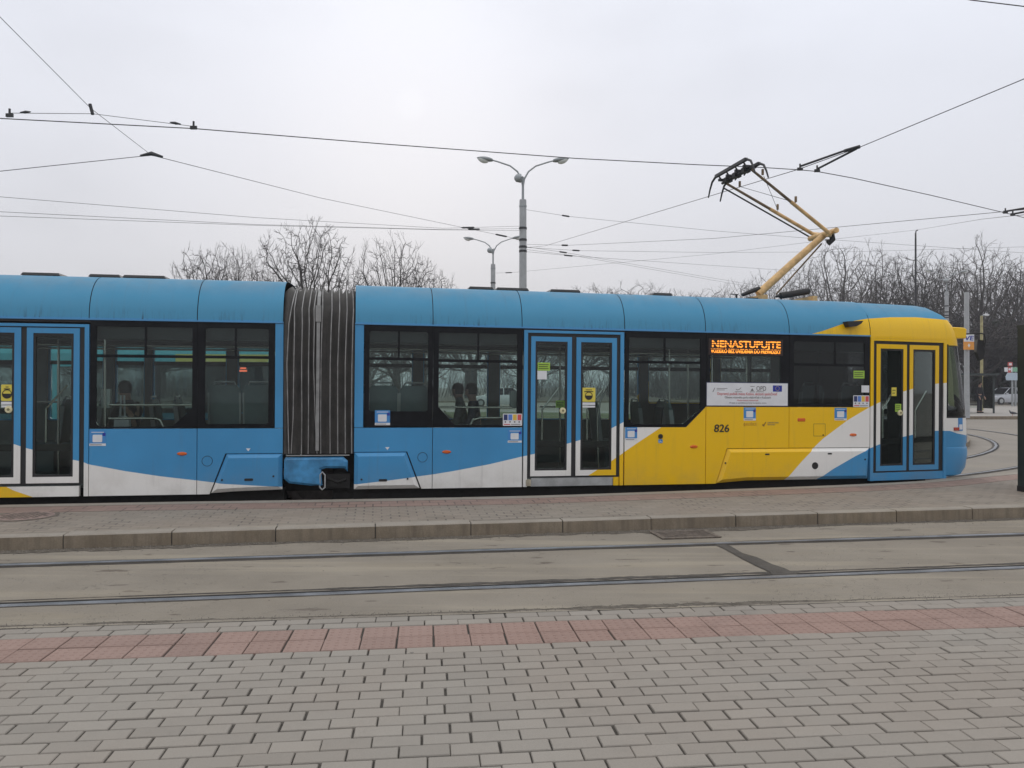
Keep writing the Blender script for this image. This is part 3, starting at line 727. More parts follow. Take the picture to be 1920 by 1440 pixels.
def colour_notice(px0, px1, z0, z1):
    a_, b_ = uF(px0), uF(px1); d = b_ - a_; h = z1 - z0
    o = part(MB().plate(rrect(a_, b_, z0, z1, .008), w0=-.004, w1=.001), 'information_notice', M_stw)
    for i, c in enumerate(((.02, .035, .13), (.10, .22, .60), (.72, .48, .07), (.62, .09, .09))):
        mm = bpy.data.materials.get('notice_tile_%d' % i) or mat('notice_tile_%d' % i, c, .4)
        MB().plate(rect(a_ + d * (.04 + .24 * i), a_ + d * (.04 + .24 * i + .20), z0 + .46 * h, z1 - .06 * h), w0=-.0055, w1=-.004).build('colour_block', mm, o)
        MB().plate(disc(a_ + d * (.13 + .24 * i), z0 + .32 * h, .012, 8), w0=-.0055, w1=-.004).build('pictogram', M_greyink, o)
    MB().plate(rect(a_ + .05 * d, a_ + .38 * d, z0 + .08 * h, z0 + .15 * h), w0=-.0055, w1=-.004).build('red_strip', M_redink, o)
    MB().plate(rect(a_ + .42 * d, a_ + .92 * d, z0 + .09 * h, z0 + .14 * h), w0=-.0055, w1=-.004).build('grey_strip', M_greyink, o)
colour_notice(943, 979, 1.098, 1.262); colour_notice(1599.5, 1629.5, 1.372, 1.545)
def slip(x0, x1, z0, z1, m, M_=None, fn=None, w=.008, lines=3, name='notice'):
    o = part(MB().plate(rect(x0, x1, z0, z1), w0=w, w1=w + .003, fn=fn), name, m, M_)
    if lines:
        mb = MB(); h = (z1 - z0)
        for i in range(lines):
            zc = z1 - h * (i + 1) / (lines + 1); mb.plate(rect(x0 + .012, x1 - .02 - .01 * (i % 2), zc - .006, zc + .006), w0=w - .0015, w1=w, fn=fn)
        mb.build('printed_line', mat('faded_print', (.08, .10, .03), .5) if 'faded_print' not in bpy.data.materials else bpy.data.materials['faded_print'], o)
    return o
slip(uF(1008), uF(1031), 1.855, 1.965, M_stg, w=.014); slip(uF(1007.5), uF(1025), 1.735, 1.852, M_stw, w=.014, lines=0); slip(uF(1043), uF(1060), 1.345, 1.445, M_stg, w=.028)
slip(uF(1600.5), uF(1621), 1.80, 1.915, M_stg, w=.006); slip(uF(1615), uF(1629.5), 1.59, 1.695, M_stw, w=-.001, lines=0)
slip(uN(1673), uN(1682), 1.54, 1.67, M_sty, fn=fn_N, w=.014, lines=2); slip(uN(1680), uN(1691), 1.30, 1.42, M_stg, fn=fn_N, w=.014)
slip(uR(134), uR(137) + .02, 1.40, 1.52, M_stw, M_=RL, w=.03, lines=0)
def mask_notice(px0, px1, z0, z1, U, M_=None):
    a_, b_ = U(px0), U(px1); w = .012
    o = part(MB().plate(rrect(a_, b_, z0, z1, .012), w0=w, w1=w + .004), 'safety_notice', M_sty, M_)
    cx, cz = (a_ + b_) / 2, z0 + .42 * (z1 - z0)
    mb = MB(); ring = disc(cx, cz, .052, 20)
    mb.tube([(p[0], w - .001, p[1]) for p in ring + ring[:1]], .005, 5, cap=False)
    mb.plate([(cx - .05, cz + .005), (cx + .05, cz + .005), (cx + .035, cz - .04), (cx, cz - .05), (cx - .035, cz - .04)], w0=w - .0015, w1=w)
    mb.plate(rect(a_ + .05, b_ - .05, z1 - .035, z1 - .025), w0=w - .0015, w1=w); mb.plate(rect(a_ + .03, b_ - .03, z1 - .06, z1 - .047), w0=w - .0015, w1=w)
    mb.build('face_pictogram', M_ink, o)
    MB().plate(rect(a_, b_, z0 - .045, z0 - .01), w0=w, w1=w + .003).plate(rect(a_ + .002, b_ - .002, z0 - .08, z0 - .055), w0=w, w1=w + .003).build('caption_strip', M_stw, o)
mask_notice(1092, 1116.5, 1.43, 1.625, uF); mask_notice(1, 23, 1.42, 1.62, uR, RL)
def button(c, M_=None, fn=None):
    f2 = fn or (lambda a_, b_, c_: (a_, b_, c_))
    mb = MB(); n = 18
    for r_, w_, mi in ((.040, .010, 0),):
        mb.plate(disc(c[0], c[1], .043, n), w0=.004, w1=.03, fn=f2, m=0); mb.plate(disc(c[0], c[1], .030, n), w0=-.002, w1=.006, fn=f2, m=0); mb.plate(disc(c[0], c[1], .017, n), w0=-.0045, w1=.0, fn=f2, m=1)
    part(mb, 'door_button', [M_cream, mat('button_olive', (.22, .20, .09), .5) if 'button_olive' not in bpy.data.materials else bpy.data.materials['button_olive']], M_)
button((uF(1055.6), 1.305)); button((uN(1689), 1.285), fn=fn_N); button((uR(15.5), 1.315), RL)
# small fittings
for px, z, U, M_ in ((838, .748, uF, None), (1301.5, .795, uF, None), (1600, .955, uF, None), (341.7, .755, uR, RL)):
    part(MB().raised([(U(px) + .062 * math.cos(q), z + .024 * math.sin(q)) for q in [2 * PI * i / 16 for i in range(16)]], .012, 0, -.016), 'side_marker', M_orange, M_)
part(MB().raised(rrect(uF(1495.5), uF(1510), 1.155, 1.205, .012), .008, 0, -.012), 'reflector', M_orange)
for px, z, U, M_ in ((389, .66, uR, RL), (793, .68, uF, None)):
    ring = disc(U(px), z, .064, 24)
    part(MB().tube([(p[0], -.0005, p[1]) for p in ring + ring[:1]], .003, 5, cap=False), 'filler_flap', M_ink, M_)
part(MB().lathe([(.034, .0), (.034, -.012), (.024, -.013), (.022, -.009)], 18, o=(uF(1238.6), 0, .945), axis='y'), 'call_button', M_ink)
tp = part(MB().plate(rrect(uF(1234.5), uF(1243), .848, .905, .02), w0=-.002, w1=.001), 'wheelchair_sign', M_stb)
MB().tube([(uF(1238), -.003, .892), (uF(1238), -.003, .872), (uF(1240.5), -.003, .868), (uF(1241.2), -.003, .857)], .004, 5).tube([(uF(1237.2) + .014 * math.cos(q), -.003, .865 + .014 * math.sin(q)) for q in [PI * .6 + i * .45 for i in range(9)]], .003, 5).build('wheelchair_pictogram', M_stw, tp)
mb = MB(); x0, x1 = uF(1526), uF(1547.5)
for a_, b_ in (((x0, .94), (x1, .94)), ((x1, .94), (x1, 1.12)), ((x1, 1.12), (x0, 1.12)), ((x0, 1.12), (x0, .94))): mb.tube([(a_[0], 0, a_[1]), (b_[0], 0, b_[1])], .0025, 4)
part(mb, 'service_flap', M_ink)
part(MB().lathe([(.011, 0), (.011, -.006)], 8, o=(x1 - .035, 0, .955), axis='y'), 'flap_lock', M_ink)
for px, z, U, M_ in ((727, .80, uF, None), (466, .80, uR, RL)):
    part(MB().plate([(U(px) - .028, z + .018), (U(px) + .028, z + .018), (U(px), z - .02)], w0=-.002, w1=.001), 'jacking_mark', M_stw, M_)
# side camera housing on the roof edge
cm = part(MB().plate([(uF(1580.5), 2.64), (uF(1610), 2.655), (uF(1606), 2.61), (uF(1597), 2.57), (uF(1584), 2.555)], w0=-.10, w1=.02), 'side_camera', M_rub)
# red light and blue notice on the nose, seam
def on_nose(th_, z_, off=.004):
    ext = np.interp(z_, [p[0] for p in prof], [p[1] for p in prof])
    b = HW - BW; c, s_ = math.cos(th_), math.sin(th_)
    return (BU + (ext + off) * abs(s_) ** .8, HW - (b + off) * math.copysign(abs(c) ** .62, c), z_)
def nose_patch(t0, t1, z0, z1, name, m, off=.006):
    mb = MB(); n = 5
    vs = [on_nose(t0 + (t1 - t0) * i / n, z_, o_) for o_ in (off, -.002) for z_ in (z0, z1) for i in range(n + 1)]
    k = n + 1
    fs = [(i, i + 1, k + i + 1, k + i) for i in range(n)] + [(i, i + 1, 2 * k + i + 1, 2 * k + i) for i in range(n)] + [(k + i, k + i + 1, 3 * k + i + 1, 3 * k + i) for i in range(n)] + [(0, k, 3 * k, 2 * k), (n, k + n, 3 * k + n, 2 * k + n)]
    mb.add(vs, fs); return part(mb, name, m)
nose_patch(.13, .26, 1.005, 1.045 + .01, 'side_light', M_red, .012)
nose_patch(.25, .40, 1.0, 1.20, 'notice', M_stb)
nose_patch(.27, .38, 1.02, 1.10, 'notice', M_stw, .008)
# head lamps on the front
for t_ in (.9, PI - .9):
    nose_patch(t_ - .18, t_ + .18, .80, .93, 'headlamp', mat('headlamp_glass', (.6, .62, .65), .08), .012)
# door mirror on its arm
ma = at_y(1797, 645, 12.55); mi = FM.inverted()
ptm = [mi @ at_y(x_, y_, 12.75 - .004 * (x_ - 1797)) for x_, y_ in ((1790, 627), (1800, 626.5), (1840, 625), (1846, 627), (1848, 640), (1845, 652))]
mir = part(MB().tube(ptm, .012, 8), 'mirror', M_rub, smooth=60)
hd = [mi @ at_y(x_, y_, 12.6) for x_, y_ in ((1833, 637), (1845, 638), (1846, 660), (1844, 673), (1838, 676), (1831, 660))]
mb = MB(); hv = [Vector(p) for p in hd]; bk_ = [p + Vector((.03, .09, 0)) for p in hv]
mb.add(hv + bk_, [tuple(range(6)), tuple(range(11, 5, -1))] + [(i, (i + 1) % 6, 6 + (i + 1) % 6, 6 + i) for i in range(6)])
mb.build('mirror_head', M_rub, mir)

# --- pantograph
def P3(px, py, w=HW):
    u_, z_ = on_plane(FM, px, py, w); return Vector((u_, w, z_))
pan = part(MB().box(uF(1388, 3, HW), uF(1520, 3, HW), HW - .45, HW + .45, 2.985, 3.02), 'pantograph', M_rub)
base0 = P3(1424, 548); knee = P3(1546, 440)
pb = MB()
pb.box(uF(1478, 3, .9), uF(1526, 3, .9), .82, .90, 3.0, 3.045).box(uF(1478, 3, .9), uF(1526, 3, .9), HW + .34, HW + .42, 3.0, 3.045).box(uF(1519, 3, .9), uF(1527, 3, .9), .82, HW + .42, 3.0, 3.12)
pb.box(base0.x - .12, base0.x - .02, HW - .3, HW + .3, 3.0, 3.13)
pb.build('base_frame', M_panY, pan)
sa, sb = P3(1455, 556, 1.0), P3(1516, 546, 1.0)
MB().tube([sa, sa.lerp(sb, .12), sa.lerp(sb, .13), sb], [.02, .02, .052, .052], 12).build('raising_spring', M_rub, pan, 50)
MB().tube([P3(1392, 553), P3(1412, 545), P3(1424, 541)], [.028, .04, .04], 10).box(base0.x - .3, base0.x, HW - .18, HW + .18, 3.0, 3.09).build('arm_pivot', M_panB, pan, 50)
MB().tube([base0 + Vector((-.02, 0, -.03)), base0.lerp(knee, .5), knee], [.064, .060, .053], 14).tube([knee + Vector((-.03, -.38, .0)), knee + Vector((-.03, .38, 0))], .045, 10).build('lower_arm', M_panY, pan, 50)
MB().tube([knee + Vector((.02, -.15, .02)), knee + Vector((.07, -.12, -.10)), knee + Vector((.0, -.1, -.16))], .05, 8).tube([knee + Vector((.02, .2, -.03)), knee + Vector((-.05, .2, -.14)), knee + Vector((-.1, .2, -.05))], .008, 5).build('knee_joint', M_panB, pan, 60)
lo0 = P3(1455, 552); MB().tube([lo0, knee + Vector((-.02, .05, -.14))], .014, 6).build('control_rod', M_panYd, pan)
# upper arms: near one and far one
nw, fw = HW - .42, HW + .42
kn, kf = P3(1556, 438, nw), P3(1523, 438, fw)
tn, tf_ = P3(1408, 317, nw), P3(1362, 344, fw)
MB().tube([kn, kn.lerp(tn, .5)], [.031, .029], 10).tube([kn.lerp(tn, .48), tn], [.024, .020], 10, 1).build('upper_arm', [M_panY, M_panYd], pan, 50)
MB().tube([kf, kf.lerp(tf_, .5)], [.031, .029], 10).tube([kf.lerp(tf_, .48), tf_], [.024, .020], 10, 1).build('upper_arm', [M_panY, M_panYd], pan, 50)
MB().tube([kn, kn + (knee - kn) * .5 + Vector((.05, 0, -.02)), kf], .03, 8).build('cross_tube', M_panY, pan, 50)
MB().tube([P3(1356, 352, fw), P3(1521, 446, fw)], .013, 6).build('guide_rod', M_panB, pan)
MB().tube([P3(1432, 330, nw), P3(1459, 396, fw)], .004, 4).tube([P3(1388, 350, fw), P3(1492, 380, nw)], .004, 4).build('bracing_wire', M_wire, pan)
for p_ in (P3(1430, 328, nw), P3(1492, 379, nw), P3(1387, 350, fw), P3(1458, 393, fw)): MB().tube([p_, p_ + Vector((.0, 0, .09))], .02, 6).build('wire_clip', M_panYd, pan)
hz0 = P3(1385, 325, HW)
HZP = tn.z + .10
def strip(px_mid_n, py_n, px_f, py_f, horn_n, horn_f, name='contact_strip'):
    a_ = P3(px_mid_n, py_n, HW - .55); b_ = P3(px_f, py_f, HW + .55)
    du = (a_.x + b_.x) / 2; zc = (a_.z + b_.z) / 2
    mb = MB(); pts = []
    for w_, dz in ((-.80, -.28), (-.74, -.16), (-.66, -.05), (-.55, 0), (.55, 0), (.66, -.05), (.74, -.16), (.80, -.28)): pts.append((du, HW + w_, zc + dz))
    mb.tube(pts, [.012, .015, .018, .021, .021, .018, .015, .012], 8); mb.box(du - .025, du + .025, HW - .52, HW + .52, zc - .01, zc + .036)
    mb.build(name, M_panB, pan, 60); return du, zc
A_ = strip(1405, 299, 1337, 333, 0, 0); B_ = strip(1432, 302, 1357, 345, 0, 0)
mb = MB()
for w_ in (-.42, -.15, .15, .42):
    mb.box(A_[0], B_[0], HW + w_ - .02, HW + w_ + .02, A_[1] - .09, A_[1] - .05)
    mb.tube([(A_[0], HW + w_, A_[1]), (A_[0] + .06, HW + w_, A_[1] - .08)], .014, 5).tube([(B_[0], HW + w_, B_[1]), (B_[0] - .06, HW + w_, B_[1] - .08)], .014, 5)
mc = (A_[0] + B_[0]) / 2
mb.tube([(mc, HW - .5, A_[1] - .10), (mc, HW + .5, A_[1] - .10)], .024, 8)
mb.tube([tn, (mc, nw, A_[1] - .10)], .026, 6).tube([tf_, (mc, fw, A_[1] - .10)], .026, 6)
for w_ in (-.3, 0, .3): mb.box(mc - .06, mc + .06, HW + w_ - .05, HW + w_ + .05, A_[1] - .13, A_[1] - .06)
mb.build('head_frame', M_panB, pan)
# antenna
part(MB().tube([(uF(1381, 3, .5), .5, 2.94), (uF(1381, 3, .5), .5, 3.06)], .014, 6).tube([(uF(1369, 3, .5), .5, 3.062), (uF(1384, 3, .5), .5, 3.058)], .008, 6), 'antenna', M_rub)
HAZE = .0009
# ================================================================== THE SETTING
def XY(M, s_, t_, z=0): return M @ Vector((s_, t_, z))
def line_frame(y0, slope, z=0):
    a_ = math.atan(slope)
    return Matrix.Translation((0, y0, z)) @ Matrix.Rotation(a_, 4, 'Z')
# ---- ground materials
def ground_mat(name, col, col2, scale, bump=.25, spots=None, rough=.9):
    m, t, b = nt(name); co = obco(t)
    f = remap(t, noise_(t, co, scale, 6, .62), .3, .7)
    c = mixc(t, f, col, col2)
    f2 = remap(t, noise_(t, co, 90, 3, .7), .35, .65)
    c = mixc(t, math_(t, 'MULTIPLY', f2, .28), c, tuple(x * .55 for x in col))
    f3 = remap(t, noise_(t, co, 1.0, 4, .6, (.35, 2.2, 1)), .52, .72)
    c = mixc(t, math_(t, 'MULTIPLY', f3, .35), c, tuple(min(1, x * k) for x, k in zip(col, (1.28, 1.24, 1.1))))
    if spots:
        f4 = remap(t, noise_(t, co, 1, 3, .5, (2.4, 6, 1)), .645, .70)
        c = mixc(t, math_(t, 'MULTIPLY', f4, .65), c, spots)
    if spots:
        f5 = remap(t, noise_(t, co, 1, 4, .6, (.22, 3.0, 1)), .50, .68)
        c = mixc(t, math_(t, 'MULTIPLY', f5, .55), c, (.335, .293, .225))
        f6 = remap(t, noise_(t, co, 1, 5, .65, (.5, 1.2, 1)), .52, .74)
        c = mixc(t, math_(t, 'MULTIPLY', f6, .35), c, (.175, .155, .135))
        vo = N(t, 'ShaderNodeTexVoronoi', feature='DISTANCE_TO_EDGE'); mp = N(t, 'ShaderNodeMapping'); mp.inputs['Scale'].default_value = (.38, .55, 1)
        wv_ = N(t, 'ShaderNodeVectorMath', operation='ADD'); nn = N(t, 'ShaderNodeTexNoise'); L(t, co, nn.inputs['Vector']); nn.inputs['Scale'].default_value = 2.5; nn.inputs['Detail'].default_value = 5
        L(t, co, wv_.inputs[0]); L(t, nn.outputs['Color'], wv_.inputs[1]); L(t, wv_.outputs[0], mp.inputs[0]); L(t, mp.outputs[0], vo.inputs['Vector'])
        ck = math_(t, 'MULTIPLY', math_(t, 'LESS_THAN', vo.outputs['Distance'], .0045), remap(t, noise_(t, co, .5, 2), .45, .6))
        c = mixc(t, math_(t, 'MULTIPLY', ck, .7), c, (.075, .065, .055))
    L(t, c, b.inputs['Base Color']); b.inputs['Roughness'].default_value = rough; b.inputs['Specular IOR Level'].default_value = .3
    h = math_(t, 'ADD', noise_(t, co, 55, 4, .7), math_(t, 'MULTIPLY', noise_(t, co, 4, 3), 1.5))
    bump_(t, b, h, bump, .012)
    return m
G_asph = ground_mat('worn_asphalt', (.225, .202, .172), (.27, .242, .208), .6)
G_bed = ground_mat('dusty_track_concrete', (.226, .198, .160), (.28, .247, .202), .8, spots=(.09, .07, .055))
G_kerb = ground_mat('kerb_stone', (.21, .17, .122), (.28, .232, .172), 3.0, .35)
_t = G_kerb.node_tree; _b = _t.nodes['Principled BSDF']; _src = _b.inputs['Base Color'].links[0].from_socket; _co = obco(_t)
_st = remap(_t, noise_(_t, _co, 1, 4, .65, (9, 1, .9)), .42, .66); L(_t, mixc(_t, math_(_t, 'MULTIPLY', _st, .42), _src, (.105, .085, .068)), _b.inputs['Base Color'])
G_ktop = ground_mat('kerb_top', (.29, .258, .215), (.34, .305, .26), 3.0, .25)
G_tar = ground_mat('old_tar', (.068, .060, .052), (.11, .098, .085), 4, .6)
G_dirt = ground_mat('gutter_dirt', (.085, .072, .058), (.17, .148, .12), 16, .8)
G_grass = ground_mat('winter_lawn', (.075, .10, .035), (.13, .13, .06), 1.2, .8)
G_soil = ground_mat('leaf_litter', (.10, .085, .065), (.15, .125, .095), .5, .8)
G_walk = ground_mat('pale_paving', (.31, .29, .265), (.36, .335, .31), .8, .2)
G_joint = ground_mat('joint_grit', (.060, .054, .047), (.10, .09, .078), 6, .6)
def paving_mat(name, col, var, bw, bh, joint, tone=False):
    m, t, b = nt(name); co = obco(t)
    if tone:
        at = N(t, 'ShaderNodeAttribute', attribute_name='tone'); v = at.outputs['Fac']
    else:
        br = N(t, 'ShaderNodeTexBrick'); L(t, co, br.inputs['Vector'])
        br.inputs['Scale'].default_value = 1; br.inputs['Brick Width'].default_value = bw; br.inputs['Row Height'].default_value = bh
        br.inputs['Mortar Size'].default_value = joint; br.inputs['Mortar Smooth'].default_value = .3
        br.inputs['Color1'].default_value = (0, 0, 0, 1); br.inputs['Color2'].default_value = (1, 1, 1, 1); br.inputs['Mortar'].default_value = (.5, .5, .5, 1)
        v = br.outputs['Color']
    c = mixc(t, v, tuple(x * (1 - var) for x in col), tuple(x * (1 + var) for x in col))
    big = remap(t, noise_(t, co, .7, 4, .6), .35, .65)
    c = mixc(t, math_(t, 'MULTIPLY', big, .35), c, (col[0] * .98, col[1] * .88, col[2] * .82))
    fine = remap(t, noise_(t, co, 170, 3, .7), .35, .65)
    c = mixc(t, math_(t, 'MULTIPLY', fine, .22), c, tuple(x * .6 for x in col))
    dirt = remap(t, noise_(t, co, 7, 6, .7), .5, .8)
    c = mixc(t, math_(t, 'MULTIPLY', dirt, .28), c, tuple(x * .62 for x in col))
    vo = N(t, 'ShaderNodeTexVoronoi'); L(t, co, vo.inputs['Vector']); vo.inputs['Scale'].default_value = 3.2
    sc3 = N(t, 'ShaderNodeSeparateColor'); L(t, vo.outputs['Color'], sc3.inputs[0])
    gum = math_(t, 'MULTIPLY', math_(t, 'LESS_THAN', vo.outputs['Distance'], .045), math_(t, 'GREATER_THAN', sc3.outputs[0], .72))
    c = mixc(t, math_(t, 'MULTIPLY', gum, .55), c, (.07, .062, .055))
    stn = remap(t, noise_(t, co, 1.1, 6, .72), .56, .72)
    c = mixc(t, math_(t, 'MULTIPLY', stn, .30), c, tuple(x * .55 for x in col))
    h = noise_(t, co, 120, 3, .7)
    if not tone:
        pt = remap(t, noise_(t, co, 2.5, 3), .40, .62, .2, 1)
        c = mixc(t, math_(t, 'MULTIPLY', math_(t, 'MULTIPLY', br.outputs['Fac'], pt), .75), c, (.075, .068, .06))
        h = math_(t, 'SUBTRACT', h, math_(t, 'MULTIPLY', br.outputs['Fac'], 2.0))
    L(t, c, b.inputs['Base Color']); b.inputs['Roughness'].default_value = .88; b.inputs['Specular IOR Level'].default_value = .3
    bump_(t, b, h, .22, .006)
    return m
G_pav = paving_mat('concrete_pavers', (.276, .252, .220), .10, .2, .1, .006, True)
G_tile = paving_mat('faded_red_tiles', (.290, .203, .172), .10, .2, .2, .006, True)
G_pavF = paving_mat('small_pavers', (.275, .24, .20), .10, .2, .1, .010)
G_tileF = paving_mat('pink_pavers', (.285, .205, .172), .10, .2, .2, .010)

# ---- ground sheet to the horizon
struct(MB().box(-420, 460, -60, 640, -1.0, -.006).build('ground', G_asph))
LT = line_frame(6.37, .148)
mb = MB(); KL = line_frame(8.62, .172)
xs = np.linspace(-30, 40, 71)
vs = [(x, 5.13 + .107 * x - .1, 0) for x in xs] + [(x, 8.62 + .172 * x + .3, 0) for x in xs]
n = len(xs); struct(MB().add(vs, [(i, i + 1, n + i + 1, n + i) for i in range(n - 1)]).build('track_bed', G_bed))
# ---- near platform: separate pavers over grit, two rows of dimpled red tiles
NL = line_frame(5.13, .1085)
struct(MB().box(-30, 40, -9, 0.0, -.05, .148).build('near_platform', G_joint, M=NL))
rng = random.Random(11)
def slabs(rows, m, name, dimple=False, s0=-7.0, s1=8.0):
    mb = MB(); tone = []
    for ri, (tb, dep, length, off) in enumerate(rows):
        s_ = s0 + off; ph = rng.uniform(0, 9)
        while s_ < s1:
            jit = rng.choice((.004, .006, .008, .011)) * rng.uniform(.8, 1.15); lw_ = length - jit
            a_, b_ = s_ + rng.uniform(-.0015, .0015), s_ + lw_
            t0, t1 = tb + rng.uniform(.003, .006), tb + dep - rng.uniform(.0025, .006)
            wob = .010 * math.sin(s_ * .9 + 1.0) * (1 if not dimple else .5) * min(1, abs(tb))
            t0 += wob; t1 += wob
            zt = .160 + rng.gauss(0, .0011); tx, ty = rng.gauss(0, .0045), rng.gauss(0, .007); e = .003
            cx, cy = (a_ + b_) / 2, (t0 + t1) / 2
            def zz(x, y, d): return zt + tx * (x - cx) + ty * (y - cy) - d
            vs = [(x, y, .13) for x, y in ((a_, t0), (b_, t0), (b_, t1), (a_, t1))]
            vs += [(x, y, zz(x, y, .004)) for x, y in ((a_, t0), (b_, t0), (b_, t1), (a_, t1))]
            vs += [(x, y, zz(x, y, 0)) for x, y in ((a_ + e, t0 + e), (b_ - e, t0 + e), (b_ - e, t1 - e), (a_ + e, t1 - e))]
            fs = [(i, (i + 1) % 4, 4 + (i + 1) % 4, 4 + i) for i in range(4)] + [(4 + i, 4 + (i + 1) % 4, 8 + (i + 1) % 4, 8 + i) for i in range(4)] + [(8, 9, 10, 11)]
            tv = min(1, max(0, rng.gauss(.5, .24))); mb.add(vs, fs); tone += [tv] * len(fs)
            if dimple:
                for ix in range(4):
                    for iy in range(4):
                        x_, y_ = a_ + (ix + .5) * (b_ - a_) / 4, t0 + (iy + .5) * (t1 - t0) / 4
                        z_ = zz(x_, y_, 0); k_ = 7
                        vv = [(x_ + .013 * math.cos(2 * PI * q / k_), y_ + .013 * math.sin(2 * PI * q / k_), z_ - .0005) for q in range(k_)] + [(x_ + .008 * math.cos(2 * PI * q / k_), y_ + .008 * math.sin(2 * PI * q / k_), z_ + .0030) for q in range(k_)]
                        ff = [(q, (q + 1) % k_, k_ + (q + 1) % k_, k_ + q) for q in range(k_)] + [tuple(range(k_, 2 * k_))]
                        mb.add(vv, ff); tone += [max(0, tv - .12)] * len(ff)
            s_ += length
    o = mb.build(name, m, M=NL, recalc=False)
    at = o.data.attributes.new('tone', 'FLOAT', 'FACE'); at.data.foreach_set('value', tone)
    return struct(o)
P_ = .1010
rows = [(-.045 - P_ * (i + 1), P_, .2045, .1 * (i % 2)) for i in range(2)]
tr0 = -.045 - 2 * P_
trow = [(tr0 - .205 * (i + 1), .205, .2085, .03) for i in range(2)]
pr0 = tr0 - .41
rows += [(pr0 - P_ * (i + 1), P_, .2045, .1033 * (i % 2) + .012 * math.sin(i * 2.1)) for i in range(30)]
slabs(rows, G_pav, 'pavement'); slabs(trow, G_tile, 'tactile_paving', True)
G_pavB = paving_mat('plain_pavers', (.276, .252, .220), .09, .2045, .1052, .006)
for a_, b_, c_, d_ in ((-30, 40, -9, pr0 - P_ * 30 - .004), (-30, -7.1, pr0 - P_ * 30, -.045), (8.25, 40, pr0 - P_ * 30, -.045)):
    struct(MB().add([(a_, c_, .158), (b_, c_, .158), (b_, d_, .158), (a_, d_, .158)], [(0, 1, 2, 3)]).build('pavement', G_pavB, M=NL))
# ---- irregular strips (tar seams, dirt)
def wob_strip(M, s0, s1, tf, wf, z, m, name, step=.06, seed=1, M2=None):
    r_ = random.Random(seed); k = int((s1 - s0) / step); va, vb = [], []; a_ = b_ = 0
    for i in range(k + 1):
        s_ = s0 + i * step
        a_ = a_ * .8 + r_.gauss(0, .35); b_ = b_ * .8 + r_.gauss(0, .35)
        w_ = wf(s_); t_ = tf(s_)
        p, q = M @ Vector((s_, t_ - w_ * (.5 + .35 * max(-1, min(1, a_))), z)), M @ Vector((s_, t_ + w_ * (.5 + .35 * max(-1, min(1, b_))), z))
        va.append(p); vb.append(q)
    n_ = len(va)
    return struct(MB().add(va + vb, [(i, i + 1, n_ + i + 1, n_ + i) for i in range(n_ - 1)]).build(name, m, recalc=False))
wv = lambda a_, b_, f, ph: (lambda s_: a_ + b_ * (math.sin(s_ * f + ph) * math.sin(s_ * f * .37 + ph * 2)))
# ---- near-track rails: grooved rail flush with the road
M_rh = mat('rail_head', (.23, .24, .255), .42, .5, var=.25, vs=3)
M_rl = mat('rail_guard', (.085, .075, .065), .8, .0, var=.3, vs=3)
M_rg = mat('rail_groove', (.015, .014, .014), .9)
def rail(name, M, t_, inner, label, s0=-30, s1=42):
    i_ = inner
    o = MB().add([(s0, t_ - .024, .0), (s1, t_ - .024, .0), (s1, t_ - .020, .010), (s0, t_ - .020, .010), (s1, t_ + .020, .010), (s0, t_ + .020, .010), (s1, t_ + .024, 0), (s0, t_ + .024, 0)], [(0, 1, 2, 3), (3, 2, 4, 5), (5, 4, 6, 7)]).build(name, M_rh, M=M)
    tag(o, label, 'rail', 'rails of the front track')
    MB().box(s0, s1, min(t_ + i_ * .025, t_ + i_ * .062), max(t_ + i_ * .025, t_ + i_ * .062), -.004, .0045).build('groove', M_rg, o)
    MB().box(s0, s1, min(t_ + i_ * .063, t_ + i_ * .078), max(t_ + i_ * .063, t_ + i_ * .078), -.004, .009).build('guard_lip', M_rl, o)
    return o
rail('tram_rail', LT, 0.0, 1, 'steel tram rail of the front track, the one nearer the paved foreground')
rail('tram_rail', LT, 1.435, -1, 'steel tram rail of the front track, the one nearer the platform kerb')
wob_strip(LT, -12, 14, lambda s_: .15, wv(.040, .030, .7, 1), .0035, G_tar, 'tar_seam', seed=2, step=.035)
wob_strip(LT, -12, 14, lambda s_: -.040, lambda s_: .022, .0035, G_tar, 'tar_seam', seed=3)
wob_strip(LT, -12, 14, lambda s_: 1.435 + .05, lambda s_: .030, .0035, G_tar, 'tar_seam', seed=4)
wob_strip(LT, -12, 14, lambda s_: 1.435 - .105, lambda s_: .020, .0035, G_tar, 'tar_seam', seed=14)
wob_strip(NL, -12, 14, lambda s_: -.002, wv(.040, .032, 1.3, .4), .164, G_dirt, 'edge_dirt', seed=5, step=.03)
wob_strip(NL, -12, 14, lambda s_: .03, wv(.05, .035, .9, 2.), .0035, G_dirt, 'edge_dirt', seed=6)
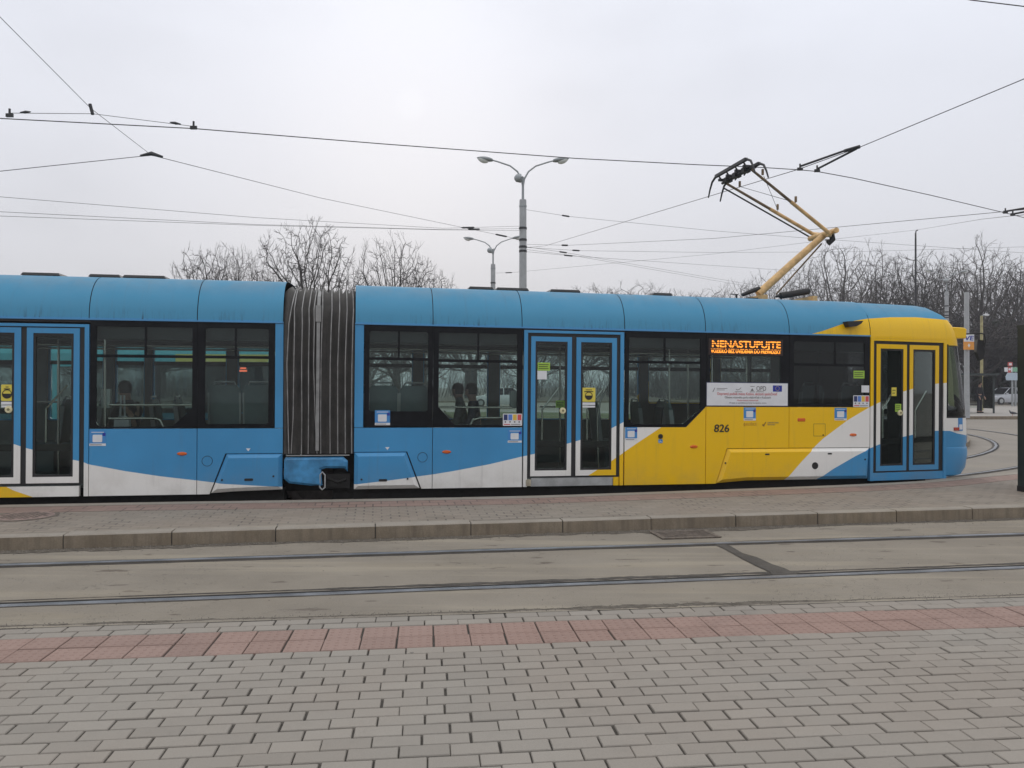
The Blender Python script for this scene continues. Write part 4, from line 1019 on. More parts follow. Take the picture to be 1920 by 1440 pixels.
# ---- far platform: kerb stones, pavers, pink strip, pale edge stones
edge = [(-16, 8.3), (-6.25, 9.62), (-4.52, 9.85), (-2.69, 10.03), (-1.23, 10.2), (.26, 10.40), (1.58, 10.72), (2.97, 11.06), (4.64, 11.5), (6.4, 12.06), (7.4, 12.72), (8.6, 13.35), (11, 14.4), (14, 15.2)]
ei = np.array([list((KL.inverted() @ Vector((x, y, 0)))[:2]) for x, y in edge])
ss = np.linspace(-15, 12, 136)
et = np.interp(ss, ei[:, 0], ei[:, 1])
for _ in range(3): et = np.convolve(np.pad(et, 2, mode='edge'), np.ones(5) / 5, 'valid')
def edge_t(s_): return float(np.interp(s_, ss, et))
def plat_z(t_, T): return .137 + .033 * t_ / max(.5, T)
def pstrip(name, m, lo, hi, dz=0., step=.2, s0=-15, s1=12, skirt=False):
    S = np.arange(s0, s1 + 1e-6, step); vs = []; n_ = len(S)
    for s_ in S: T_ = edge_t(s_); a_ = lo(T_); vs.append((s_, a_, plat_z(a_, T_) + dz))
    for s_ in S: T_ = edge_t(s_); a_ = hi(T_); vs.append((s_, a_, plat_z(a_, T_) + dz))
    fs = [(i, i + 1, n_ + i + 1, n_ + i) for i in range(n_ - 1)]
    if skirt:
        for s_ in S: T_ = edge_t(s_); vs.append((s_, hi(T_) + .002, -.02))
        fs += [(n_ + i, n_ + i + 1, 2 * n_ + i + 1, 2 * n_ + i) for i in range(n_ - 1)]
    return struct(MB().add(vs, fs).build(name, m, M=KL, recalc=False))
pstrip('platform', G_pavF, lambda T_: .15, lambda T_: T_ - .60)
pstrip('tactile_strip', G_tileF, lambda T_: T_ - .60, lambda T_: T_ - .19, .002)
pstrip('platform_edge', G_ktop, lambda T_: T_ - .19, lambda T_: T_, .004, skirt=True)
kj = solve_u(KL, 118, .1)
mb = MB(); r_ = random.Random(3); s_ = kj - 1.02 * 14; mats_k = [G_kerb, G_ktop]
while s_ < 14:
    a_, b_ = s_ + .006, s_ + 1.014; dy, dz = r_.uniform(-.006, .006), r_.uniform(-.003, .003)
    e = .012
    y0, y1, zt = dy, .20, .139 + dz
    pr = [(y0, -.05), (y0 + .004, zt - e), (y0 + e + .004, zt), (y1, zt)]
    vs = [(x, p[0], p[1]) for x in (a_, b_) for p in pr] + [(a_, y1, -.05), (b_, y1, -.05)]
    mb.add(vs, [(0, 1, 5, 4)], 0); mb.add(vs, [(1, 2, 6, 5), (2, 3, 7, 6)], 1); mb.add(vs, [(0, 8, 3, 2, 1), (4, 5, 6, 7, 9)], 0)
    s_ += 1.02
struct(mb.build('kerb', mats_k, M=KL, recalc=False))
struct(MB().box(-15, 14, .012, .19, -.05, .128).build('kerb_bedding', G_joint, M=KL))
wob_strip(KL, -14, 12, lambda s_: -.06, wv(.14, .08, .8, .5), .004, G_dirt, 'gutter_dirt', seed=7)
# ---- gravel and grit, uncountable
mb = MB(); r_ = random.Random(8)
def pebble(p, r):
    q = [p + Vector((r * r_.uniform(.6, 1.2) * math.cos(k * 2.1 + r_.random()), r * r_.uniform(.6, 1.2) * math.sin(k * 2.1 + r_.random()), -.002)) for k in range(3)]
    mb.add(q + [p + Vector((0, 0, r * .9))], [(0, 1, 3), (1, 2, 3), (2, 0, 3)])
for _ in range(2600):
    s_ = r_.uniform(-9, 8); pebble(KL @ Vector((s_, -abs(r_.gauss(0, .09)) - .005, .005)), r_.uniform(.003, .009))
for _ in range(2600):
    s_ = r_.uniform(-6, 7); pebble(NL @ Vector((s_, r_.gauss(.01, .025), .163 if r_.random() < .6 else .006)), r_.uniform(.002, .006))
for _ in range(500): pebble(LT @ Vector((r_.uniform(-9, 9), r_.uniform(-.9, 2), .003)), r_.uniform(.002, .006))
go = mb.build('gravel', mat('grit', (.20, .18, .155), .9, var=.4, vs=50)); go['kind'] = 'stuff'; go['label'] = 'loose grit along the kerb foot and the edge of the paving'; go['category'] = 'gravel'
# ---- diagonal tar patch, drain, manhole
pp = [at_z(x, y, .0) for x, y in ((1340, 1022), (1358, 1020), (1372, 1026), (1392, 1038), (1420, 1046), (1448, 1059), (1470, 1066), (1500, 1080), (1450, 1082), (1444, 1074), (1418, 1062), (1398, 1052), (1376, 1040), (1360, 1031))]
struct(MB().add([(p.x, p.y, .0065) for p in pp], [tuple(range(len(pp)))]).build('tar_patch', G_tar))
dc = at_z(1284, 1003.5, 0); DM = Matrix.Translation((dc.x, dc.y, 0)) @ Matrix.Rotation(math.atan(.16), 4, 'Z')
M_iron = mat('rusty_iron', (.17, .14, .115), .75, .4, var=.4, vs=25)
dg = tag(MB().plate(rect(-.33, .33, -.21, .21), [rect(-.28, .28, -.165, .165)], .004, .016, fn=lambda a_, w_, c_: (a_, c_, w_)).build('drain_grate', M_iron, M=DM), 'rusty iron drain grate set in the roadway against the platform kerb', 'drain grate')
mb = MB()
for i in range(9): y_ = -.15 + i * .0375; mb.box(-.28, .28, y_ - .009, y_ + .009, .002, .014)
mb.build('grate_bars', M_iron, dg); MB().box(-.285, .285, -.17, .17, .0005, .0022).build('sump', M_rg, dg)
mc_ = at_z(46, 968.5, .152); kz = KL.inverted() @ mc_
mh = tag(MB().lathe([(.0, .016), (.29, .016), (.30, .012), (.30, .0)], 36, cap=False).build('manhole_cover', mat('cover_pinkish', (.26, .185, .16), .85, var=.25, vs=20), M=Matrix.Translation((mc_.x, mc_.y, .148))), 'round pinkish manhole cover set in the platform paving', 'manhole cover')
MB().lathe([(.300, .012), (.345, .014), (.35, .0)], 36, cap=False).build('rim', M_iron, mh)
mb = MB()
for i in range(-4, 5):
    for j in range(-4, 5):
        if i * i + j * j < 17: mb.box(i * .06 - .018, i * .06 + .018, j * .06 - .018, j * .06 + .018, .014, .019)
mb.build('tread', M_iron, mh)
# ---- the loop track the tram stands on, curving away round the island
def arc_pts(w_, n_=60, a1=200):
    pts = [FM @ Vector((u_, w_, 0)) for u_ in np.linspace(-22, 3.5, 18)]
    R_ = 20 - (w_ - .53); c_ = FM @ Vector((3.5, 20.53, 0))
    d0 = FM.to_3x3() @ Vector((1, 0, 0)); h0 = math.atan2(d0.y, d0.x)
    for i in range(1, n_ + 1):
        a_ = h0 - PI / 2 + rad(a1) * i / n_
        pts.append(Vector((c_.x + R_ * math.cos(a_), c_.y + R_ * math.sin(a_), 0)))
    return [Vector((p.x, p.y, 0)) for p in pts], c_
def rail_path(name, w_, inner, label):
    pts, c_ = arc_pts(w_)
    def strip_(a_, b_, z):
        va, vb = [], []
        for i, p in enumerate(pts):
            d = (pts[min(i + 1, len(pts) - 1)] - pts[max(0, i - 1)]).normalized(); n_ = Vector((-d.y, d.x, 0))
            va.append(p + n_ * a_ + Vector((0, 0, z))); vb.append(p + n_ * b_ + Vector((0, 0, z)))
        k_ = len(va); return MB().add(va + vb, [(i, i + 1, k_ + i + 1, k_ + i) for i in range(k_ - 1)])
    o = tag(strip_(-.03, .03, .011).build(name, M_rh), label, 'rail')
    strip_(min(.03 * inner, .075 * inner), max(.03 * inner, .075 * inner), .006).build('groove', M_rg, o)
    strip_(-.09 if inner > 0 else .03, -.03 if inner > 0 else .09, .003).build('tar_seam', G_tar, o)
    return c_
LC = rail_path('tram_rail', .53, 1, 'outer rail of the curved track that leads from under the tram nose')
rail_path('tram_rail', 1.965, -1, 'inner rail of the curved track bending away behind the tram nose')
# ---- island inside the loop
def island(R_, z0, z1, name, m, a0=-80, a1=95):
    pts = [(LC.x + R_ * math.cos(rad(a0 + (a1 - a0) * i / 60)), LC.y + R_ * math.sin(rad(a0 + (a1 - a0) * i / 60))) for i in range(61)]
    n_ = len(pts); vs = [(x, y, z0) for x, y in pts] + [(x, y, z1) for x, y in pts]
    return struct(MB().add(vs, [(i, i + 1, n_ + i + 1, n_ + i) for i in range(n_ - 1)] + [tuple(range(n_, 2 * n_))]).build(name, m))
island(17.95, -.02, .13, 'island_kerb', G_kerb); island(17.72, .1, .1345, 'island_paving', G_walk); island(14.2, .1, .139, 'lawn', G_grass)
# ---- outer pavement, road and park ground beyond
def band(name, y0, y1, z, m, x0=-120, x1=200, face=False):
    mb = MB().add([(x0, y0, z), (x1, y0, z), (x1, y1, z), (x0, y1, z)], [(0, 1, 2, 3)])
    if face: mb.add([(x0, y0, -.02), (x1, y0, -.02), (x1, y0, z), (x0, y0, z)], [(0, 1, 2, 3)])
    return struct(mb.build(name, m))
struct(MB().box(14, 200, 38.6, 38.85, -.05, .142).build('outer_kerb', G_kerb))
band('outer_pavement', 38.85, 58, .138, G_walk, 14)
struct(MB().box(-120, 200, 78, 78.3, -.05, .14).build('park_kerb', G_kerb))
band('park_ground', 78.3, 600, .135, G_soil, -400, 440)

# ================================================================== STREET FURNITURE
def lamppost():
    r = empty('lamp_post')
    MB().lathe([(.19, 0), (.17, 3), (.150, 9.45), (.145, 9.52)], 20).build('pole', M_conc, r, 40)
    MB().lathe([(.055, 9.5), (.05, 10.5)], 10).lathe([(.155, 9.2), (.165, 9.21), (.165, 9.27), (.155, 9.28)], 20).build('mast', M_galv, r, 40)
    for sx in (-1, 1):
        a_ = MB().tube([(0, 0, 10.1), (sx * .06, 0, 10.42), (sx * .24, 0, 10.74), (sx * .55, 0, 10.98), (sx * 1.1, 0, 11.16), (sx * 1.4, 0, 11.24)], [.045, .04, .036, .034, .032, .03], 8).build('lamp_arm', M_galv, r, 60)
        h = MB()
        def ell(x0, x1, hw, zt, m_):
            n_ = 10; rows_ = []
            for i in range(n_ + 1):
                f = i / n_; x_ = x0 + (x1 - x0) * f; s_ = math.sin(PI * min(1, .12 + f * .9)) ** .6
                rows_.append([(sx * x_, hw * s_ * math.cos(q), 11.24 + .10 * (f - .2) + (.10 if math.sin(q) > 0 else zt) * s_ * math.sin(q)) for q in [2 * PI * j / 12 for j in range(12)]])
            vs = [p for r2_ in rows_ for p in r2_]
            h.add(vs, [(i * 12 + j, i * 12 + (j + 1) % 12, (i + 1) * 12 + (j + 1) % 12, (i + 1) * 12 + j) for i in range(n_) for j in range(12)] + [tuple(range(12)), tuple(range(n_ * 12, n_ * 12 + 12))], m_)
        ell(1.30, 2.0, .17, .10, 0)
        hh = h.build('lamp_head', M_galv, r, 60); h = MB(); ell(1.50, 1.98, .14, .17, 0)
        b_ = h.build('lamp_bowl', M_lampw, hh, 60); b_.location.z = -.01
    MB().tube([(0, .0, 10.35), (0, .35, 10.62), (-.02, .8, 10.6)], .03, 8).build('lamp_arm', M_galv, r, 60)
    fl_ = MB().lathe([(.05, -.1), (.16, -.02), (.19, .16), (.19, .20)], 14, o=(-.28, -.12, 10.42), axis='x').tube([(0, 0, 10.5), (-.2, -.1, 10.5)], .03, 6).build('floodlight', M_galv, r, 50)
    MB().lathe([(.0, .205), (.185, .205)], 14, o=(-.28, -.12, 10.42), axis='x', cap=False).build('lens', M_lampw, fl_)
    return r
lp = lamppost(); p = at_y(980.5, 600, 34); lp.matrix_local = Matrix.Translation((p.x, p.y, .13)) @ Matrix.Rotation(rad(2), 4, 'Z')
tag(lp, 'tall twin-armed lamp post carrying many span wires, rising above the middle of the tram', 'lamp post', 'twin-armed lamp posts')
for py, nm in ((428, 'a'), (450, 'b'), (463, 'c'), (471, 'd')):
    z_ = EYE + (724 - py) / FPX * 34 - .13
    MB().lathe([(.158, z_ - .05), (.172, z_ - .045), (.172, z_ + .045), (.158, z_ + .05)], 18).build('wire_clamp', M_wired, lp)
p = at_y(924.5, 600, 52); l2 = copy_tree(lp, Matrix.Translation((p.x, p.y, .13)) @ Matrix.Rotation(rad(-6), 4, 'Z'))
tag(l2, 'more distant twin-armed lamp post, its lamps level with the clamps of the big lamp post', 'lamp post', 'twin-armed lamp posts')
p = at_y(1775, 600, 67); l3 = copy_tree(lp, Matrix.Translation((p.x, p.y, .13)) @ Matrix.Rotation(rad(8), 4, 'Z'))
tag(l3, 'far twin-armed lamp post half lost among the bare trees', 'lamp post', 'twin-armed lamp posts')
# thin hooked wire mast
p = at_y(1717, 600, 42); zt = EYE + (724 - 436) / FPX * 42
wm = tag(MB().lathe([(.075, 0), (.06, 4), (.045, zt - .3)], 10).tube([(0, 0, zt - .35), (0, 0, zt - .05), (.02, 0, zt + .08), (.12, 0, zt + .14)], .03, 6).build('wire_mast', M_wire, M=Matrix.Translation((p.x, p.y, 0)), smooth=40), 'thin dark mast with a hooked tip holding one wire among bare trees', 'mast')
MB().box(-.03, .03, -.03, .03, zt - .34, zt - .02).build('bracket', M_wired, wm)
# grey stop post with sign
def post(px, D, py_top, r0, m, name, label, cat):
    p = at_y(px, 600, D); zt_ = EYE + (724 - py_top) / FPX * D
    r = empty(name, (p.x, p.y, .13)); tag(r, label, cat)
    MB().lathe([(r0 * 1.15, 0), (r0, 2), (r0 * .9, zt_ - .2), (r0 * .8, zt_ - .13)], 14).build('pole', m, r, 40)
    return r, zt_
sp_, zt = post(1812.5, 37, 548, .115, M_conc, 'stop_post', 'grey concrete post with a white and orange stop sign beyond the tram nose', 'stop post')
k_ = 37 / FPX
def sz(py): return EYE + (724 - py) / FPX * 37 - .13
sg = MB().plate(rect(-.25, .23, sz(656), sz(627)), w0=-.20, w1=-.16).build('sign_panel', mat('sign_orange', (.72, .30, .05), .4), sp_)
MB().plate(rect(-.25, .23, sz(641), sz(627)), w0=-.206, w1=-.20).build('white_field', M_stw, sg)
lettering('sign_lettering', 'VE', .30, -.22, -.209, sz(638.5), M_navy, sg, width=.40, shear=.12, heavy=.012)
MB().plate([(-.01, sz(645) + .02), (.05, sz(648)), (-.01, sz(651) - .02), (-.07, sz(648))], w0=-.206, w1=-.20).build('stop_symbol', M_stw, sg)
MB().tube([(0, 0, sz(628)), (0, -.18, sz(628))], .02, 6).tube([(0, 0, sz(655)), (0, -.18, sz(655))], .02, 6).build('sign_bracket', M_galv, sp_)
yp, zt = post(1840.5, 48, 592, .085, mat('yellow_post', (.34, .30, .15), .6, var=.2), 'yellow_lamp_post', 'slim yellowish lamp post with a small white lamp behind the shelter', 'lamp post')
MB().tube([(0, 0, zt - .3), (.05, 0, zt - .12), (.2, 0, zt - .08)], .04, 6).build('lamp_arm', M_galv, yp)
MB().raised([(.15, zt - .14), (.42, zt - .14), (.45, zt - .05), (.3, zt), (.15, zt - .03)], .02, .1, -.1).build('lamp_head', M_stw, yp)
# shelter
SD = 43.0; s0p = at_y(1868, 700, SD); SM = Matrix.Translation((s0p.x, SD, .138))
sh = tag(empty('tram_shelter', SM), 'glazed stop shelter with thin dark frame behind the tram nose', 'shelter')
M_fr = mat('shelter_frame', (.03, .04, .04), .5)
def sh_x(px): return (px - 1868) * SD / FPX
ht = (777 - 704) / FPX * SD
MB().box(sh_x(1765), .12, -.1, 1.5, ht - .05, ht + .06).build('roof', M_fr, sh)
for px in (1768, 1800, 1832, 1866):
    x_ = sh_x(px); MB().box(x_ - .035, x_ + .035, 1.25, 1.32, 0, ht - .05).build('post', M_fr, sh)
for px in (1768, 1866): x_ = sh_x(px); MB().box(x_ - .035, x_ + .035, .1, .17, 0, ht - .05).build('post', M_fr, sh)
for a_, b_ in ((1769, 1799), (1801, 1831), (1833, 1865)):
    x0, x1 = sh_x(a_), sh_x(b_)
    MB().box(x0, x1, 1.28, 1.29, .25, ht - .12).build('pane', M_cglass, sh); MB().box(x0, x1, 1.26, 1.31, ht * .48, ht * .48 + .05).build('mid_rail', M_fr, sh)
MB().box(-.01, 0, .18, 1.24, .25, ht - .12).build('pane', M_cglass, sh)
bn = MB().box(sh_x(1805), sh_x(1858), .85, 1.2, .42, .47).build('bench', M_intd, sh)
for px in (1808, 1855): MB().box(sh_x(px) - .03, sh_x(px) + .03, .95, 1.1, 0, .42).build('leg', M_fr, bn)
# sign cluster by the road
p = at_y(1897, 700, 58); sc = tag(empty('road_sign', (p.x, p.y, .1)), 'pale blue-white board with smaller red and green signs above it beside the silver car', 'road sign')
def cz_(py): return EYE + (724 - py) / FPX * 58 - .1
def cx_(px): return (px - 1897) / FPX * 58
for px in (1898, 1904): MB().box(cx_(px) - .05, cx_(px) + .05, -.05, .05, 0, cz_(688)).build('post', M_galv, sc)
MB().plate([(cx_(1885), cz_(713)), (cx_(1912), cz_(713)), (cx_(1912), cz_(699)), (cx_(1888), cz_(699)), (cx_(1884), cz_(706))], w0=-.12, w1=-.07).build('board', mat('board_pale', (.42, .50, .58), .5), sc)
MB().plate(rect(cx_(1882), cx_(1888), cz_(697), cz_(689)), w0=-.12, w1=-.07).plate(rect(cx_(1894), cx_(1896.5), cz_(697), cz_(689)), w0=-.12, w1=-.07).build('white_sign', M_stw, sc)
rs_ = MB().plate(rect(cx_(1888.3), cx_(1893.6), cz_(699), cz_(688)), w0=-.12, w1=-.07).plate(rect(cx_(1888.3), cx_(1896.5), cz_(686.5), cz_(679)), w0=-.12, w1=-.07).build('red_sign', mat('sign_red', (.50, .09, .08), .5), sc)
MB().plate(disc(cx_(1891), cz_(692.5), .085, 12), w0=-.13, w1=-.12).plate(rect(cx_(1890), cx_(1895), cz_(685), cz_(681)), w0=-.13, w1=-.12).build('white_disc', M_stw, rs_)
MB().plate(rect(cx_(1897), cx_(1912), cz_(697), cz_(689)), w0=-.12, w1=-.07).build('green_sign', mat('sign_green', (.20, .42, .28), .5), sc)
# dark pillar at the platform end
q = at_z(1908.5, 925, .155); KP = Matrix.Translation((q.x + .20, q.y - .0, .15)) @ Matrix.Rotation(rad(9.7), 4, 'Z')
M_pil = mat('pillar_green_black', (.020, .028, .025), .45, var=.2)
pl = tag(empty('information_pillar', KP), 'dark green-black pillar standing on the platform at the photo edge', 'pillar')
hp = 2.43 - .15
MB().box(.006, .60, .0, .26, .08, hp).build('housing', M_pil, pl); MB().box(0, .606, -.006, .266, 0, .08).build('plinth', M_rub, pl)
MB().box(.0, .606, -.008, .268, hp, hp + .04).build('cap', M_pil, pl)
MB().plate(rect(.08, .54, .5, hp - .15), w0=-.012, w1=.002).build('front_panel', M_rub, pl); MB().box(.03, .06, -.02, .0, 1.02, 1.05).build('lock', M_alu, pl)

# ================================================================== OTHER VEHICLES
G0 = at_y(512, 724, 17.0); GM = frame(Vector((G0.x, G0.y, 0)), rad(8), 0)
tm2 = tag(empty('parked_tram', GM), 'turquoise and yellow tram seen through the windows of the long blue tram', 'tram')
M_turq = mat('turquoise_paint', (.06, .38, .46), .4, var=.08, coat=.3); M_turqd = mat('petrol_paint', (.02, .12, .17), .4, var=.1)
M_yel2 = mat('pale_yellow_paint', (.62, .55, .14), .4)
LEN = 15.0
def g_(mb, name, m, sm=None): return mb.build(name, m, tm2, sm)
g_(MB().plate(rect(-LEN, -.1, .3, 1.05), w0=0, w1=.05), 'side_panel', M_turqd)
g_(MB().plate(rect(-LEN, -.1, 2.14, 2.30), w0=0, w1=.05), 'cant_rail', M_turq); g_(MB().plate(rect(-2.0, -.1, 2.14, 2.30), w0=-.012, w1=0), 'front_band', M_yel2)
vs = []
for u_ in (-LEN, -.15):
    for w_, z_ in ((0.0, 2.30), (.06, 2.46), (.2, 2.66), (.45, 2.80), (1.2, 2.88), (1.95, 2.80), (2.2, 2.66), (2.34, 2.46), (2.4, 2.30)): vs.append((u_, w_, z_))
g_(MB().add(vs, [(j, j + 1, 9 + j + 1, 9 + j) for j in range(8)] + [tuple(range(9)), tuple(range(17, 8, -1))]), 'roof', M_turq, 180)
wx = -LEN
items = [('w', 1.3), ('d', 1.3), ('w', 1.5), ('w', 1.5), ('d', 1.3), ('w', 1.5), ('w', 1.5), ('d', 1.3), ('w', 1.4), ('w', 1.6)]
for kind, ln in items:
    if kind == 'w':
        f_ = g_(MB().plate(rect(wx, wx + ln - .02, 1.05, 2.14), [rrect(wx + .09, wx + ln - .11, 1.13, 2.06, .05)], .003, .04), 'window', M_black)
        MB().plate(rrect(wx + .09, wx + ln - .11, 1.13, 2.06, .05), w0=.015, w1=.022).build('pane', M_glassd, f_)
    else:
        for k in (0, 1):
            a_, b_ = wx + .02 + k * .64, wx + .02 + k * .64 + .61
            f_ = g_(MB().plate(rect(a_, b_, .42, 2.13), [rrect(a_ + .09, b_ - .09, .55, 2.03, .04)], -.004, .04), 'door', M_turq)
            MB().plate(rrect(a_ + .09, b_ - .09, .55, 2.03, .04), w0=.015, w1=.022).build('pane', M_glassd, f_)
    wx += ln
g_(MB().plate(rect(-LEN, -.1, .3, 2.3), [rrect(-LEN + 1 + 2 * i, -LEN + 2.8 + 2 * i, 1.1, 2.06, .05) for i in range(6)], 2.35, 2.4), 'far_side', M_turqd)
fe = g_(MB().add([(-.1, 0, .3), (.25, .5, .3), (.25, 1.9, .3), (-.1, 2.4, .3), (-.1, 0, 1.1), (.25, .5, 1.1), (.25, 1.9, 1.1), (-.1, 2.4, 1.1), (-.3, .1, 2.3), (-.1, .5, 2.3), (-.1, 1.9, 2.3), (-.3, 2.3, 2.3)], [(0, 1, 5, 4), (1, 2, 6, 5), (2, 3, 7, 6)]), 'front_panel', M_yel2)
g_(MB().add([(-.1, 0, 1.1), (.25, .5, 1.1), (.25, 1.9, 1.1), (-.1, 2.4, 1.1), (-.3, .1, 2.3), (-.1, .5, 2.3), (-.1, 1.9, 2.3), (-.3, 2.3, 2.3)], [(0, 1, 5, 4), (1, 2, 6, 5), (2, 3, 7, 6)]), 'windscreen', M_glassd)
g_(MB().box(-LEN, -.2, .25, 2.15, .12, .34), 'underframe', M_dark)
for u_ in (-12.5, -10.8, -4.2, -2.5):
    for w_ in (.4, 1.9): g_(MB().lathe([(.25, 0), (.31, .01), (.31, .1), (.33, .11), (.33, .13), (.2, .13)], 20, o=(u_, w_, .34), axis='y'), 'wheel', M_wheel, 40)
for k, x_ in enumerate((-.95, -.70)):
    g_(MB().plate(rect(x_, x_ + .16, 1.93, 1.965), w0=-.02, w1=0).plate(rect(x_ + .02, x_ + .14, 1.985, 2.02), w0=-.02, w1=0), 'lit_display', mat('lit_red_%d' % k, (.2, .03, .02), .4, emit=((1, .16, .08), 1.6)))
for w_ in (.5, 1.9):
    tag(MB().box(-40, 0, w_ - .03, w_ + .03, -.004, .010).build('tram_rail', M_rh, M=GM), 'rail under the turquoise tram, ' + ('its near side' if w_ < 1 else 'its far side'), 'rail')

def car(body_col, name='parked_car'):
    r = empty(name); mb_ = mat(name + '_paint_%d' % int(body_col[0] * 99), body_col, .3, .3, coat=.6)
    # side outline stations x, half-width, sill, shoulder
    st = [(-2.05, .55, .42, .62), (-1.95, .72, .28, .74), (-1.55, .82, .22, .80), (-.9, .87, .20, .90), (0, .89, .20, .93), (.9, .89, .20, .95), (1.6, .85, .22, .98), (1.95, .76, .30, .98), (2.05, .62, .42, .9)]
    vs = []
    for x_, w_, z0_, z1_ in st: vs += [(x_, -w_ * .92, z0_), (x_, -w_, (z0_ + z1_) / 2), (x_, -w_ * .93, z1_), (x_, 0, z1_ + .035), (x_, w_ * .93, z1_), (x_, w_, (z0_ + z1_) / 2), (x_, w_ * .92, z0_)]
    n_ = len(st)
    fs = [(i * 7 + j, i * 7 + (j + 1) % 7, (i + 1) * 7 + (j + 1) % 7, (i + 1) * 7 + j) for i in range(n_ - 1) for j in range(7)] + [tuple(range(7)), tuple(range((n_ - 1) * 7, n_ * 7))]
    MB().add(vs, fs).build('body', mb_, r, 50)
    MB().add([(-.95, -.78, .90), (-.95, .78, .90), (-.25, -.64, 1.44), (-.25, .64, 1.44), (1.25, -.64, 1.46), (1.25, .64, 1.46), (1.9, -.74, .96), (1.9, .74, .96)], [(0, 1, 3, 2), (4, 5, 7, 6), (0, 2, 4, 6), (1, 7, 5, 3)]).build('windows', M_black, r)
    MB().add([(-.27, -.655, 1.43), (-.27, .655, 1.43), (.3, -.64, 1.50), (.3, .64, 1.50), (1.1, -.64, 1.50), (1.1, .64, 1.50), (1.36, -.66, 1.44), (1.36, .66, 1.44)], [(0, 1, 3, 2), (2, 3, 5, 4), (4, 5, 7, 6)]).tube([(-.95, -.79, .91), (-.27, -.66, 1.43)], .03, 6).tube([(.5, -.845, .93), (.5, -.66, 1.46)], .035, 6).tube([(1.9, -.76, .96), (1.3, -.66, 1.45)], .05, 6).tube([(-.95, .79, .91), (-.27, .66, 1.43)], .03, 6).tube([(1.9, .76, .96), (1.3, .66, 1.45)], .05, 6).build('roof', mb_, r)
    for x_ in (-1.28, 1.28):
        for sy in (-1, 1):
            w_ = MB().lathe([(.2, -.1), (.31, -.09), (.325, 0), (.31, .09), (.2, .1)], 20, o=(x_, sy * .78, .325), axis='y').build('wheel', M_rub, r, 40)
            MB().lathe([(.0, sy * .105), (.19, sy * .105), (.2, sy * .09)], 12, o=(x_, sy * .78, .325), axis='y', cap=False).build('rim', M_alu, w_)
    for sy in (-1, 1):
        MB().raised([(-2.06 + .0, .62), (-1.72, .66), (-1.66, .76), (-1.9, .76)], .02, sy * .70, sy * .80).build('headlight', M_stw, r)
        MB().box(-.78, -.62, sy * .88 - .05 * 1, sy * .88 + .05, .93, 1.04).build('mirror', mb_, r)
    MB().box(-2.08, -2.0, -.5, .5, .36, .50).build('grille', M_rub, r); MB().box(-2.09, -2.06, -.26, .26, .40, .49).build('number_plate', M_stw, r)
    return r
c1 = car((.50, .52, .56)); p = at_z(1884, 757, .0)
c1.matrix_local = Matrix.Translation((p.x + .35, 70, -.0)) @ Matrix.Rotation(rad(14), 4, 'Z')
p = at_y(1886, 757, 70); c1.matrix_local = Matrix.Translation((p.x, 70, 0)) @ Matrix.Rotation(rad(12), 4, 'Z')
tag(c1, 'silver hatchback parked on the road behind the stop shelter', 'car', 'cars on the far road')
c2 = car((.72, .72, .72), 'parked_car'); c2.matrix_local = Matrix.Translation((-1.2, 62, 0)) @ Matrix.Rotation(rad(4), 4, 'Z')
tag(c2, 'white car on the far road, glimpsed through the tram windows', 'car', 'cars on the far road')

